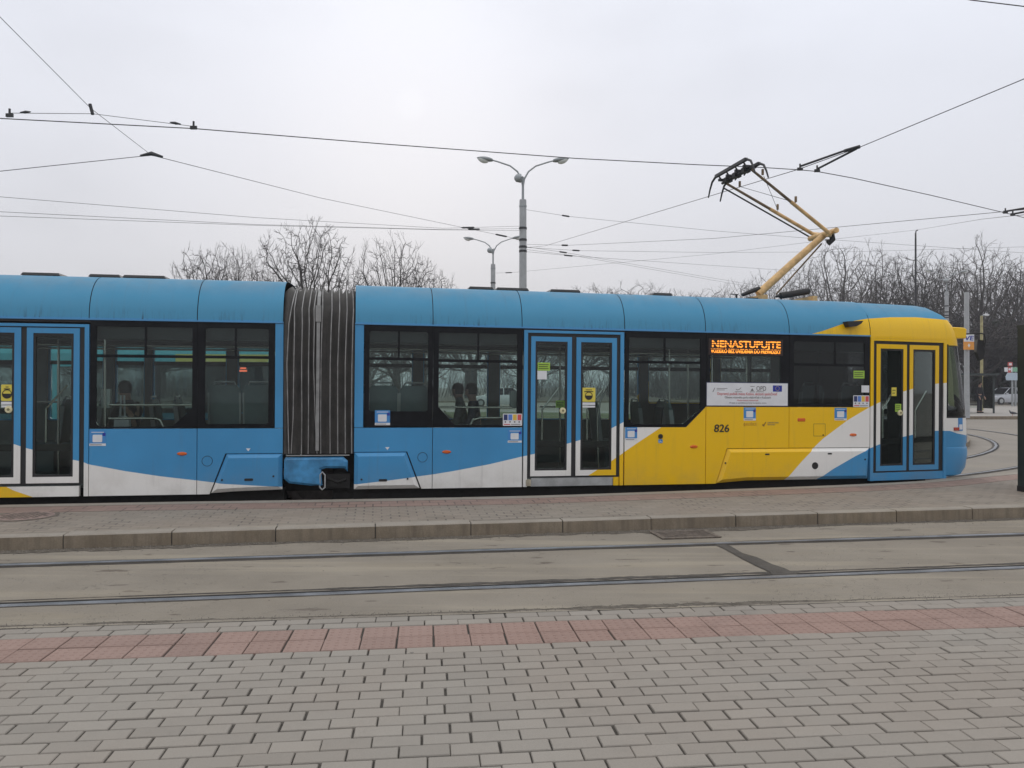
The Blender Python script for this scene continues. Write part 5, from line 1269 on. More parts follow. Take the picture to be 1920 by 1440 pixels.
# ================================================================== PEOPLE
M_skin = mat('skin', (.42, .26, .19), .55); M_hair = mat('dark_hair', (.035, .026, .02), .6)
def skin(name, joints, edges, m, parent, sub=1):
    me = bpy.data.meshes.new(name); me.from_pydata([j[0] for j in joints], edges, []); me.materials.append(m)
    o = bpy.data.objects.new(name, me); C.objects.link(o); o.parent = parent
    md = o.modifiers.new('Skin', 'SKIN'); md.use_smooth_shade = True
    for i, sv in enumerate(me.skin_vertices[0].data):
        r_ = joints[i][1]; sv.radius = (r_, r_) if not isinstance(r_, tuple) else r_; sv.use_root = (i == 0)
    ss_ = o.modifiers.new('Subdivision', 'SUBSURF'); ss_.levels = sub; ss_.render_levels = sub
    return o
def person(M, label, seated=True, top=(.02, .02, .025), legs=(.02, .022, .03), bag=None, group=None, hood=False):
    r = tag(empty('person', M), label, 'person', group)
    mt = mat('jacket_cloth', top, .85, var=.3, vs=20); ml = mat('trouser_cloth', legs, .85, var=.2, vs=20)
    if seated:
        pel, ch, nk, hd = (0, 0, .52), (0, .02, .82), (0, .05, 1.04), (0, .09, 1.20)
        J = {'hip': (.10, .04, .50), 'knee': (.12, .46, .50), 'ank': (.12, .44, .10), 'toe': (.13, .62, .045), 'sh': (.185, .03, .98), 'el': (.235, .10, .70), 'wr': (.12, .33, .64), 'dir': (-.25, .9, -.2)}
    else:
        pel, ch, nk, hd = (0, 0, .93), (0, .01, 1.22), (0, .03, 1.46), (0, .06, 1.62)
        J = {'hip': (.09, 0, .90), 'knee': (.10, .04, .49), 'ank': (.10, -.01, .09), 'toe': (.11, .16, .04), 'sh': (.185, .01, 1.40), 'el': (.225, .0, 1.11), 'wr': (.20, .16, .90), 'dir': (-.1, .5, -.85)}
    V = Vector; jt = [(pel, (.12, .10)), (ch, (.135, .10)), (nk, .06), (hd, (.074, .090)), ((hd[0], hd[1], hd[2] + .09), (.055, .07)), ((hd[0], hd[1] + .085, hd[2] - .015), .016)]
    ed = [(0, 1), (1, 2), (2, 3), (3, 4), (3, 5)]
    for sx in (-1, 1):
        f = lambda k: (J[k][0] * sx, J[k][1], J[k][2])
        b = len(jt); jt += [(f('sh'), .055), (f('el'), .040), (f('wr'), .026)]
        d = V((J['dir'][0] * sx, J['dir'][1], J['dir'][2])).normalized(); w_ = V(f('wr')); palm = w_ + d * .07
        jt.append((tuple(palm), (.036, .018))); ed += [(1, b), (b, b + 1), (b + 1, b + 2), (b + 2, b + 3)]
        side_ = d.cross(V((0, 0, 1))).normalized()
        for q_, ln in ((-.025, .055), (-.008, .068), (.009, .072), (.025, .06)):
            i = len(jt); p1 = palm + side_ * q_ + d * .03; jt += [(tuple(p1), .009), (tuple(p1 + d * ln * .6 + V((0, 0, -.012))), .008), (tuple(p1 + d * ln * .85 + V((0, 0, -.03))), .007)]
            ed += [(b + 3, i), (i, i + 1), (i + 1, i + 2)]
        i = len(jt); jt += [(tuple(palm - side_ * .04 - d * .02), .010), (tuple(palm - side_ * .055 + d * .02 + V((0, 0, -.01))), .008)]; ed += [(b + 3, i), (i, i + 1)]
        b = len(jt); jt += [(f('hip'), .085), (f('knee'), .055), (f('ank'), .038), (f('toe'), .032)]; ed += [(0, b), (b, b + 1), (b + 1, b + 2), (b + 2, b + 3)]
    skin('body', jt, ed, M_skin, r)
    jk = [((pel[0], pel[1], pel[2] + .02), (.155, .125)), (ch, (.20, .14)), ((nk[0], nk[1], nk[2] + .01), (.092, .088))]; je = [(0, 1), (1, 2)]
    for sx in (-1, 1):
        f = lambda k: (J[k][0] * sx, J[k][1], J[k][2]); b = len(jk); jk += [(f('sh'), .078), (f('el'), .06), (f('wr'), .044)]; je += [(1, b), (b, b + 1), (b + 1, b + 2)]
    if hood: jk.append(((nk[0], nk[1] - .06, nk[2] + .03), .10)); je.append((2, len(jk) - 1))
    skin('jacket', jk, je, mt, r)
    tj = [(pel, (.14, .115))]; te = []
    for sx in (-1, 1):
        f = lambda k: (J[k][0] * sx, J[k][1], J[k][2]); b = len(tj); tj += [(f('hip'), .10), (f('knee'), .072), (f('ank'), .055)]; te += [(0, b), (b, b + 1), (b + 1, b + 2)]
    skin('trousers', tj, te, ml, r)
    for sx in (-1, 1):
        a_, b_ = V((J['ank'][0] * sx, J['ank'][1] - .03, .045)), V((J['toe'][0] * sx, J['toe'][1], .035))
        MB().tube([a_, a_.lerp(b_, .5), b_], [.045, .05, .035], 8).build('shoe', M_rub, r, 60)
    hr = MB(); h_ = V(hd)
    hr.add([h_ + V((math.cos(q) * .081 * cc, math.sin(q) * .096 * cc - .010, zz_)) for zz_, cc in ((-.05, .93), (.03, 1.02), (.08, .92), (.115, .62), (.13, .1)) for q in [2 * PI * i / 14 for i in range(14)]], [(i * 14 + j, i * 14 + (j + 1) % 14, (i + 1) * 14 + (j + 1) % 14, (i + 1) * 14 + j) for i in range(4) for j in range(14) if not (i == 0 and 1 < j < 6)])
    hr.build('hair', M_hair, r, 80)
    for sx in (-1, 1):
        MB().lathe([(.0, -.008), (.011, -.006), (.011, .004), (0, .008)], 8, o=(hd[0] + sx * .03, hd[1] + .078, hd[2] + .012), axis='y', cap=False).build('eye', M_ink, r)
    MB().box(hd[0] - .022, hd[0] + .022, hd[1] + .074, hd[1] + .084, hd[2] - .056, hd[2] - .048).build('mouth', M_redink, r)
    return r
def seat_at(px, z, w_, F=True, yaw=0):
    M_ = FM if F else RM
    return M_ @ Matrix.Translation((uF(px, z, w_) if F else uR(px, z, w_), w_, .36)) @ Matrix.Rotation(yaw, 4, 'Z')
person(seat_at(244, 1.4, 1.25, False, rad(70)), 'passenger in a black jacket sitting in the rear car of the blue tram')
bg = tag(MB().plate([(-.11, 0), (.11, 0), (.09, .30), (.03, .34), (-.03, .34), (-.09, .30)], w0=0, w1=.10).tube([(-.03, .05, .33), (-.02, .05, .62), (.02, .05, .62), (.03, .05, .33)], .012, 6).build('shoulder_bag', M_stw, M=RM @ Matrix.Translation((uR(232, 1.2, .95), .85, .86))), 'white cloth shoulder bag held by the passenger in the rear car', 'bag')
person(seat_at(868, 1.4, 1.75, True, rad(80)), 'passenger in a light grey hooded jacket sitting by the window left of the middle door', top=(.22, .23, .23), hood=True)
person(seat_at(893, 1.4, 1.45, True, rad(80)), 'passenger in a dark navy coat sitting in the front car', top=(.06, .075, .11))
p = at_y(1836, 760, 43.6); person(Matrix.Translation((p.x, p.y, .138)) @ Matrix.Rotation(rad(200), 4, 'Z'), 'person in dark clothes standing inside the stop shelter', False)
# pigeon
p = at_z(1899, 780, .138)
pg = tag(empty('pigeon', Matrix.Translation((p.x, p.y, .138)) @ Matrix.Rotation(rad(150), 4, 'Z')), 'small dark pigeon walking on the far pavement', 'bird')
M_pg = mat('pigeon_grey', (.06, .06, .07), .6)
MB().tube([(-.20, 0, .12), (-.10, 0, .14), (0, 0, .155), (.08, 0, .17), (.115, 0, .215), (.125, 0, .255), (.15, 0, .262), (.175, 0, .255)], [.018, .05, .07, .06, .032, .03, .02, .005], 10).build('body', M_pg, pg, 80)
for sy in (-.025, .025): MB().tube([(.0, sy, .1), (.01, sy, 0), (.05, sy, .004)], .008, 5).build('leg', M_red, pg)
for sy in (-1, 1): MB().raised([(-.16, .13), (-.02, .11), (.07, .16), (.02, .20), (-.08, .18)], .01, sy * .058, sy * .075).build('wing', M_pg, pg)

# ================================================================== WIRES
def wire(name, pts, r_, label, group='overhead wires', parts=()):
    pts = [Vector(p) for p in pts]
    def off(p): return p.y < .5 or not (-10 < 960 + FPX * p.x / p.y < 1930)
    if off(pts[-1]): d_ = (pts[-1] - pts[-2]).normalized(); pts.append(pts[-1] + Vector((d_.x, d_.y, d_.z * .3)) * 22)   # runs on to its next pole
    if off(pts[0]): d_ = (pts[0] - pts[1]).normalized(); pts.insert(0, pts[0] + Vector((d_.x, d_.y, d_.z * .3)) * 22); parts = list(parts)
    o = tag(MB().tube(pts, r_, 6).build(name, M_wire), label, 'wire', group)
    for a_, b_, rr_ in parts: MB().tube([a_, a_.lerp(b_, .1), a_.lerp(b_, .9), b_], [rr_ * .4, rr_, rr_, rr_ * .4], 8).build('insulator', M_wired, o, 60)
    return o
def along(a_, b_, f, g2): return (a_.lerp(b_, f), a_.lerp(b_, g2))
ZC = HZP * 0 + (FM @ Vector((mc, HW, A_[1]))).z + .045
cpx = [(-420, 188), (0, 222), (363, 241), (720, 270), (1080, 297), (1300, 308.5), (1430, 314), (1500, 318.5), (1532, 321.5), (1600, 334), (1745, 366), (1880, 398), (1960, 418), (2200, 470)]
cpts = [at_z(x, y, ZC) for x, y in cpx]
cw = wire('contact_wire', cpts, .0068, 'thick contact wire running over the tram roof and through the pantograph head')
for px, py in ((18, 218), (363, 241), (1500, 318.5), (1532, 321.5), (1885, 399.5), (1899, 403)):
    q = at_z(px, py, ZC); MB().box(q.x - .045, q.x + .045, q.y - .015, q.y + .015, q.z - .01, q.z + .035).tube([(q.x, q.y, q.z), (q.x, q.y, q.z + .10)], .014, 6).build('clamp', M_wired, cw)
y_at = lambda px, py, Y: at_y(px, py, Y)
n1_, n2_ = y_at(170, 203, 11.5), y_at(284, 291, 14.2)
far_l = y_at(-260, -230, 8.0)
wr = wire('span_wire', [far_l, n1_, n2_], .0042, 'steep span wire coming down from the top left corner to a three-way joint')
MB().tube([n1_ + Vector((-.01, 0, .06)), n1_ + Vector((.03, 0, -.09))], .025, 8).build('clamp', M_wired, wr)
MB().tube([n2_ + Vector((-.20, 0, -.01)), n2_ + Vector((0, 0, .03)), n2_ + Vector((.20, 0, -.03))], [.02, .04, .02], 8).build('joint_plate', M_wired, wr)
dl_ = wire('hanger_wire', [at_z(18, 212, ZC + .06), n1_ + Vector((.03, 0, -.08)), at_z(363, 237, ZC + .05)], .0042, 'v-shaped hanger wire holding up the contact wire at upper left')
a0, a1 = at_z(18, 212, ZC + .06), n1_; b0, b1 = at_z(363, 237, ZC + .05), n1_
for (x, y), f0_, f1_ in (((a0, a1), .12, .24), ((b0, b1), .12, .22)): MB().tube([x.lerp(y, f0_), x.lerp(y, (f0_ + f1_) / 2), x.lerp(y, f1_)], [.008, .022, .008], 6).build('turnbuckle', M_wired, dl_)
POLE = lambda px, py: at_y(px, py, 33.85)
def wpole(label, pts, r_=.011, ins=None):
    pr_ = []
    if ins:
        for i0, f0_, f1_ in ins: pr_.append((pts[i0].lerp(pts[i0 + 1], f0_), pts[i0].lerp(pts[i0 + 1], f1_), .035))
    return wire('span_wire', pts, r_, label, 'overhead wires', pr_)
wpole('span wire from the three-way joint down right to the big lamp post', [n2_, y_at(600, 371, 22), POLE(976, 449)], .006, [(1, .82, .90)])
wpole('span wire from the three-way joint out of the picture to the left', [n2_, y_at(0, 321, 13.2), y_at(-300, 352, 12.4)], .006)
wpole('wire from the lamp post to the left edge, uppermost of three', [POLE(976, 424), y_at(830, 428, 30), y_at(480, 408, 25), y_at(0, 369, 20), y_at(-400, 335, 17)], .006, [(0, .62, .78)])
wpole('wire from the lamp post to the left edge, middle of three', [POLE(976, 428.5), y_at(830, 430.5, 30), y_at(480, 421, 25), y_at(0, 397, 20), y_at(-400, 375, 17)], .006, [(0, .55, .70)])
wpole('wire from the lamp post to the left edge, lowest of three', [POLE(976, 432.5), y_at(830, 431, 30), y_at(480, 422.5, 25), y_at(0, 405, 20), y_at(-400, 386, 17)], .006)
wpole('wire sloping gently down right from the top of the big lamp post', [POLE(986, 393), y_at(1068, 406, 34), y_at(1340, 433, 35), y_at(1507, 446, 36), y_at(1800, 466, 40), y_at(2300, 500, 44)], .0065, [(0, .82, 1.0)])
hA, hB = at_z(1500, 314, ZC + .06), at_z(1612, 276, ZC + .25)
wpole('straight wire rising from the lamp post past the pantograph to the right edge', [POLE(988, 464), y_at(1022, 461, 32), at_z(1497, 317.5, ZC + .03), hB, y_at(1920, 148, 10.2), y_at(2100, 70, 9.2)], .006)
hb = tag(empty('wire_hanger'), 'pair of slanting black hanger bars holding the contact wire right of the pantograph', 'wire hanger')
for (a_, b_) in (((1500, 312), (1588, 281)), ((1532, 317), (1606, 279))):
    q0, q1 = at_z(a_[0], a_[1], ZC + .08), at_z(b_[0], b_[1], ZC + .24); MB().tube([q0, q1], .018, 8).build('bar', M_wired, hb)
q0, q1 = at_z(1584, 283, ZC + .24), at_z(1612, 275, ZC + .25); MB().tube([q0, q1], .03, 8).build('joint_plate', M_wired, hb)
hb2 = tag(empty('wire_hanger'), 'pair of short black hanger bars at the right edge of the picture', 'wire hanger')
for (a_, b_) in (((1881, 397), (1960, 384)), ((1896, 402), (1968, 388))):
    q0, q1 = at_z(a_[0], a_[1], ZC + .08), at_z(b_[0], b_[1], ZC + .14); MB().tube([q0, q1], .02, 8).build('bar', M_wired, hb2)
wpole('wire from the lamp post rising gently to the short hanger bars at right', [POLE(988, 458), y_at(1065, 460, 32), y_at(1340, 447, 26), y_at(1558, 427, 21), at_z(1881, 397, ZC + .03), at_z(2050, 380, ZC + .03)], .006, [(0, .85, 1.0)])
wpole('nearly level wire from the lamp post crossing behind the pantograph arm', [POLE(988, 464), y_at(1087, 470, 36), y_at(1340, 473.5, 42), y_at(1600, 472, 44), y_at(1913, 463, 44), y_at(2100, 458, 44)], .0065, [(0, .85, 1.0)])
wpole('wire from the lamp post falling slowly right to behind the lower pantograph arm', [POLE(988, 472), y_at(1074, 480, 36), y_at(1340, 498, 44), y_at(1445, 505, 48), y_at(1560, 511, 52)], .0065, [(0, .8, 1.0)])
wpole('wire from the lamp post falling right towards the trees, upper of a close pair', [POLE(988, 463), y_at(1063, 474, 36), y_at(1340, 522, 50), y_at(1500, 548, 58)], .0065, [(0, .8, 1.0)])
wpole('wire from the lamp post falling right towards the trees, lower of a close pair', [POLE(988, 468), y_at(1080, 480, 37), y_at(1340, 526, 50), y_at(1500, 553, 58)], .0065)
wpole('wire from the distant lamp post rising right over the hooked mast', [y_at(929, 512, 51.8), y_at(960, 511, 51), y_at(1340, 476, 47), y_at(1558, 449, 44), at_y(1720, 431, 42), y_at(1840, 411, 24), at_z(1894, 405, ZC + .03), at_z(2050, 392, ZC)], .0065, [(0, .6, 1.0), (2, .95, 1.0)])
wpole('wire cutting across the top right corner of the sky', [y_at(1700, -25, 9.5), y_at(1820, 0, 9.2), y_at(1920, 12, 9.0), y_at(2100, 30, 8.6)], .006)
wpole('short wire slung between the near and far arms above the tram at right', [y_at(1558, 427, 21.5), y_at(1640, 420, 21.5), y_at(1760, 409, 20)], .006) if False else None

# ================================================================== TREES (bare, winter)
M_bark = mat('dark_bark', (.040, .035, .031), .9, var=.35, vs=6); M_twig = mat('twig_bark', (.060, .051, .045), .9, var=.3, vs=3)
M_barkG = mat('grey_bark', (.055, .049, .043), .9, var=.3, vs=5); M_twigG = mat('grey_twigs', (.075, .066, .059), .9, var=.3, vs=3)
M_ivy = mat('ivy_leaf', (.02, .03, .014), .7, var=.5, vs=4)
def grow(seed, H, trunk, ang, wander, up, ratio, kids, r0, rmin, levels=5, taper=(.62, .5), env=None):
    def run(K, clip=False):
        r_ = random.Random(seed); ph = random.Random(seed + 1).uniform(0, 6); tk, cr = MB(), MB(); top = [0.0]
        def rv(): return Vector((r_.gauss(0, 1), r_.gauss(0, 1), r_.gauss(0, 1)))
        def branch(p, d, ln, r, lv):
            n_ = (7, 8, 6, 5, 3, 2)[lv]; pts = [p]; rs_ = [r]; end = (.6, .3, .3, .35, .5, .5)[lv]
            w_, u_ = wander[min(lv, 4)], up[min(lv, 4)]; full = ln
            if clip and lv:
                zc, rz, rx = env[0] * H, env[1] * H, env[2] * H; t_ = 0; stp = .12
                while t_ < ln * K:
                    e_ = p + (d + Vector((0, 0, u_ * 1.5))) * (t_ + stp); az = math.atan2(e_.y, e_.x)
                    lim = 1 + .17 * math.sin(3 * az + ph) + .13 * math.sin(5 * az + 2 * ph + e_.z * 1.1)
                    if (e_.x / rx) ** 2 + (e_.y / rx) ** 2 + ((e_.z - zc) / rz) ** 2 > lim: break
                    t_ += stp
                ln = max(min(ln, .16 / K), min(ln, t_ / K * r_.uniform(.85, 1.2)))
            for i in range(n_):
                d = (d + rv() * w_ + Vector((0, 0, 1)) * u_).normalized()
                p = p + d * (ln * K / n_); pts.append(p); rs_.append(max(rmin, r * (1 - (1 - end) * (i + 1) / n_)))
            top[0] = max(top[0], p.z)
            if K != 1 or True: (tk if lv < 1 else cr).tube(pts, rs_, (9, 7, 5, 4, 3, 3)[lv], cap=False)
            if lv >= levels: return
            k_ = int(kids[lv] * (.25 + .75 * ln / full) + r_.random())
            for c_ in range(k_):
                lo = (.8, .22, .15, .12, .15)[lv]
                f = lo + (1 - lo) * (c_ + r_.uniform(.1, .9)) / k_
                i = min(n_ - 1, int(f * n_)); ff = f * n_ - i
                q = pts[i].lerp(pts[i + 1], ff); dd = (pts[i + 1] - pts[i]).normalized()
                ax = dd.cross(rv()).normalized(); a_ = rad(r_.uniform(*ang[lv])); nd = Matrix.Rotation(a_, 3, ax) @ dd
                if lv == 0:
                    az = 2 * PI * (c_ + r_.uniform(-.3, .3)) / k_; nd = Vector((math.cos(az) * math.sin(a_), math.sin(az) * math.sin(a_), math.cos(a_)))
                elif nd.z < -.25: nd.z *= .3; nd.normalize()
                l2 = (ln * .6 + full * .4) * ratio[lv] * r_.uniform(.75, 1.2) * (1.2 - .55 * f if lv else 1)
                branch(q, nd, l2, max(rmin, rs_[i] * r_.uniform(*taper) * (1.15 if lv == 0 else 1)), lv + 1)
        for q in range(trunk[0]):
            az = r_.uniform(0, 6.28)
            if trunk[0] == 1: branch(Vector((0, 0, 0)), Vector((r_.gauss(0, .04), r_.gauss(0, .04), 1)).normalized(), trunk[1], r0, 0)
            else: branch(Vector((math.cos(az), math.sin(az), 0)) * .4, Vector((math.cos(az) * .35, math.sin(az) * .35, 1)).normalized(), trunk[1], r0, 0)
        return tk, cr, top[0]
    K = H / run(1.0)[2] * (1.32 if env else 1)
    tk, cr, top_ = run(K, bool(env))
    V = np.array(cr.v); cx, cy = V[:, 0].mean(), V[:, 1].mean(); s_ = H / top_
    hw = float(np.percentile(np.abs(V[:, 0] - cx), 97))
    for m_ in (tk, cr): m_.v = [(a_ - cx, b_ - cy, c_ * s_) for a_, b_, c_ in m_.v]
    return tk, cr, hw
from mathutils.kdtree import KDTree
def colonize(seed, H, zc, rz, rx, base, n_at, step, wob, up, leaf, pipe=2.35, tw=(2, .55), lean=.04, low=.0):
    """bare crown grown towards points spread through a lobed dome; limb thickness follows the twigs it carries"""
    rr = random.Random(seed); ph = [rr.uniform(0, 6.28) for _ in range(4)]
    at = []
    while len(at) < n_at:
        v = Vector((rr.gauss(0, 1), rr.gauss(0, 1), rr.gauss(0, 1))).normalized(); q = rr.random() ** .45
        az = math.atan2(v.y, v.x)
        lob = 1 + .10 * math.sin(3 * az + ph[0] + 2 * v.z) + .09 * math.sin(5 * az + ph[1]) * (1 - abs(v.z)) + .07 * math.sin(6 * v.z + ph[2] + 2 * az)
        p = Vector((v.x * rx, v.y * rx, v.z * rz)) * H * q * lob + Vector((0, 0, zc * H))
        if p.z > (base + low) * H: at.append(p)
    pos = [Vector((0, 0, 0))]; par = [-1]; d = Vector((rr.gauss(0, lean), rr.gauss(0, lean), 1)).normalized()
    while pos[-1].z < base * H:
        d = (d + Vector((rr.gauss(0, .05), rr.gauss(0, .05), .05))).normalized(); pos.append(pos[-1] + d * step); par.append(len(pos) - 2)
    infl, kill = step * 40, step * 1.6
    for it in range(150):
        if not at: break
        kd = KDTree(len(pos))
        for i, p in enumerate(pos): kd.insert(p, i)
        kd.balance(); acc = {}; keep = []
        for q in at:
            co, i, dist = kd.find(q)
            if dist < kill: continue
            keep.append(q)
            if dist < infl: acc[i] = acc.get(i, Vector((0, 0, 0))) + (q - co).normalized()
        at = keep; n0 = len(pos)
        for i, v in acc.items():
            v = v.normalized() + Vector((rr.gauss(0, wob), rr.gauss(0, wob), rr.gauss(0, wob) + up))
            np_ = pos[i] + v.normalized() * step
            if kd.find(np_)[2] > step * .35: pos.append(np_); par.append(i)
        if len(pos) == n0 or len(pos) > 7000: break
    n_ = len(pos); kids = [[] for _ in range(n_)]
    for i in range(1, n_): kids[par[i]].append(i)
    R = [0.0] * n_
    for i in range(n_ - 1, -1, -1): R[i] = leaf if not kids[i] else max(leaf, sum(R[c] ** pipe for c in kids[i]) ** (1 / pipe) + leaf * .02)
    sm = [pos[i] if (i == 0 or not kids[i]) else pos[i] * .5 + pos[par[i]] * .25 + pos[max(kids[i], key=lambda c: R[c])] * .25 for i in range(n_)]
    tk, cr = MB(), MB(); stack = [(0, None)]; first = True
    def twig(p, dd, ln):
        e = (dd + Vector((rr.gauss(0, .45), rr.gauss(0, .45), rr.gauss(0, .4) + .15))).normalized()
        m_ = p + e * ln * .55; f = (e + Vector((rr.gauss(0, .25), rr.gauss(0, .25), .15))).normalized()
        cr.tube([p, m_, m_ + f * ln * .45], [leaf * .8, leaf * .65, leaf * .45], 3, cap=False)
        if rr.random() < .6:
            g_ = (e + Vector((rr.gauss(0, .6), rr.gauss(0, .6), rr.gauss(0, .4)))).normalized(); cr.tube([m_, m_ + g_ * ln * .5], [leaf * .6, leaf * .45], 3, cap=False)
    while stack:
        s_, p0 = stack.pop(); ch = [s_] if p0 is None else [p0, s_]; i = s_
        while kids[i]:
            ks = sorted(kids[i], key=lambda c: -R[c]); stack += [(c, i) for c in ks[1:]]; i = ks[0]; ch.append(i)
        rs_ = [R[j] for j in ch]
        if p0 is not None: rs_[0] = min(R[p0], rs_[1] * 1.15)
        big = max(rs_[-1], rs_[min(1, len(rs_) - 1)])
        (tk if first else cr).tube([sm[j] for j in ch], rs_, 9 if first else (7 if big > .09 else 5 if big > .035 else 3), cap=False); first = False
        for k in range(1, len(ch)):
            j = ch[k]
            if R[j] < leaf * 2.6:
                dd = (sm[j] - sm[ch[k - 1]]); dd = dd.normalized() if dd.length > 1e-6 else Vector((0, 0, 1))
                for _ in range(tw[0] if k == len(ch) - 1 else (1 if rr.random() < .55 else 0)): twig(sm[j], dd, tw[1] * rr.uniform(.6, 1.3))
    V = np.array(cr.v); cx, cy = V[:, 0].mean(), V[:, 1].mean(); s_ = H / max(V[:, 2])
    hw = float(np.percentile(np.abs(V[:, 0] - cx), 98))
    for m_ in (tk, cr): m_.v = [(a_ - cx, b_ - cy, c_ * s_) for a_, b_, c_ in m_.v]
    return tk, cr, hw
def tree(name, seed, H, style, mats, rm=.011):
    if style == 'gnarled': tk, cr, hw = colonize(seed, H, .60, .40, .46, .28, 2000, .22, .30, .02, rm, tw=(4, .5), pipe=1.80)
    elif style == 'fan': tk, cr, hw = colonize(seed, H, .56, .44, .46, .22, 2600, .24, .13, .10, rm, tw=(3, .55), pipe=1.92)
    elif style == 'tall': tk, cr, hw = colonize(seed, H, .60, .40, .34, .30, 1900, .24, .18, .08, rm, tw=(3, .5), pipe=1.80)
    elif style == 'oak': tk, cr, hw = colonize(seed, H, .58, .42, .40, .36, 1700, .24, .42, .0, rm, tw=(3, .45), pipe=1.80)
    else:
        tk, cr, hw = grow(seed, H, (6, 1.8), ((15, 40), (25, 50), (25, 55), (25, 55), (25, 55)), (.08, .12, .15, .2, .2), (.05, .08, .08, .05, .05), (.8, .6, .6, .55, .5), (4, 5, 5, 4, 2), .06, rm, levels=4)
    r = empty(name); tk.build('trunk', mats[0], r, 60, recalc=False); cr.build('crown', mats[1], r, 80, recalc=False)
    return r, hw
def put(r, px, D, H0, py_top, rot=0, zb=.13, wide=1.0):
    p = at_y(px, 700, D); Ht = EYE + (724 - py_top) / FPX * D - zb; k_ = Ht / H0
    return Matrix.Translation((p.x, p.y, zb)) @ Matrix.Rotation(rot, 4, 'Z') @ Matrix.Diagonal((k_ * wide, k_ * wide, k_, 1))
TB = {}
for key, seed, st, mt_, nm, rm in (('g1', 5, 'gnarled', (M_bark, M_bark), 'bare_tree', .0135), ('g2', 21, 'gnarled', (M_bark, M_bark), 'bare_tree', .0135), ('f1', 8, 'fan', (M_bark, M_bark), 'bare_tree', .0125), ('f2', 33, 'fan', (M_barkG, M_twigG), 'bare_tree', .0115), ('t1', 13, 'tall', (M_barkG, M_twigG), 'bare_tree', .0120), ('t2', 47, 'tall', (M_bark, M_twig), 'bare_tree', .0125), ('o1', 61, 'oak', (M_bark, M_bark), 'bare_tree', .0135), ('s1', 3, 'shrub', (M_twig, M_twig), 'bare_shrub', .010)):
    tr_, hw_ = tree(nm, seed, 10.0 if key != 's1' else 4.0, st, mt_, rm); TB[key] = [tr_, False, hw_]
def plant(key, px, D, py_top, label, rot=0, wide=1.0, group=None):
    src, used, hw0 = TB[key]; H0 = 10.0 if key != 's1' else 4.0
    if wide > 5: wide = max(.55, min(1.7, (wide / FPX * D) / (hw0 * (EYE + (724 - py_top) / FPX * D - .135) / H0)))
    M_ = put(src, px, D, H0, py_top, rot, .135, wide)
    if not used: src.matrix_local = M_; TB[key][1] = True; r = src
    else: r = copy_tree(src, M_)
    return tag(r, label, 'tree' if key != 's1' else 'shrub', group)
plant('g1', 582, 41, 404, 'gnarled bare tree with thick dark limbs rising right behind the bellows', 0.6, 92, 'bare trees behind the rear car')
plant('f1', 742, 42, 424, 'rounded bare tree with a dense fan of fine branches right of the bellows', 0, 92, 'bare trees behind the rear car')
plant('g2', 393, 44, 448, 'low spreading bare tree, leftmost of the group over the rear car', 1.2, 58, 'bare trees behind the rear car')
plant('f2', 463, 47, 446, 'slender pale bare tree between the low one and the gnarled one', 2, 40, 'bare trees behind the rear car')
plant('f1', 798, 45, 484, 'small twiggy bare tree at the right end of the group over the rear car', 2.4, 40, 'bare trees behind the rear car')
lab_mid = 'tip of a distant bare tree just showing over the roof right of the lamp posts'
for px, py, key, rt, wd in ((1085, 532, 'f1', .3, 1.2), (1150, 524, 'f2', 1.1, 1.3), (1205, 527, 'f1', 2.2, 1.3), (1280, 538, 'f2', 3.2, 1.2), (1325, 535, 'f1', 4, 1.2)):
    plant(key, px, 120, py, lab_mid, rt, wd, 'distant trees over the front car roof')
lab_r = 'bare tree of middling height in the grey thicket behind the tram nose'
for px, D, py, key, rt, wd, lb in ((1398, 94, 508, 'f2', .2, 42, None), (1448, 90, 500, 'f1', 1.4, 45, None), (1505, 86, 478, 'f2', 2.2, 55, None), (1578, 80, 440, 't1', .5, 78, 'tall pale-barked bare tree directly right of the pantograph'), (1645, 84, 452, 't1', 2.9, 60, None), (1712, 76, 456, 'o1', .9, 78, 'dark knotty bare tree beside the thin hooked mast'), (1772, 86, 462, 'f2', 3.6, 55, None), (1838, 78, 436, 't2', 1.0, 88, 'tallest bare tree of the right-hand thicket, with a broad forked crown'), (1908, 80, 470, 'o1', 3.2, 60, None), (1965, 82, 470, 't2', 2.2, 70, None), (2040, 84, 460, 't1', 1.2, 80, None),
    (1610, 104, 500, 'f1', 5.0, 1.3, None), (1745, 104, 498, 'f1', 2.6, 1.3, None), (1875, 102, 492, 'f2', 1.8, 1.3, None), (1990, 104, 480, 't2', 5.4, 1.2, None)):
    plant(key, px, D, py, lb or lab_r, rt, wd, 'bare trees of the thicket at right')
for px, D, py, rt in ((1480, 82, 600, 0), (1560, 82, 588, 1), (1640, 81, 596, 2), (1725, 80, 585, 3), (1790, 81, 600, 4), (1860, 79, 590, 5), (1910, 80, 600, 2.5), (1970, 81, 590, 1.5)):
    plant('s1', px, D, py, 'bare bush at the foot of the thicket behind the tram nose', rt, 2.2, 'bushes of the thicket at right')
# distant trees seen only through the glass, left and middle
for px, D, py, key, rt in ((150, 90, 560, 'f1', 1), (300, 95, 560, 'g2', 2), (60, 92, 570, 't2', 3), (700, 95, 570, 'f2', 4), (880, 98, 565, 'g2', 5), (1000, 96, 570, 'f1', 6)):
    plant(key, px, D, py, 'far bare tree visible only through the tram windows', rt, 1.3, 'far trees behind the tram')
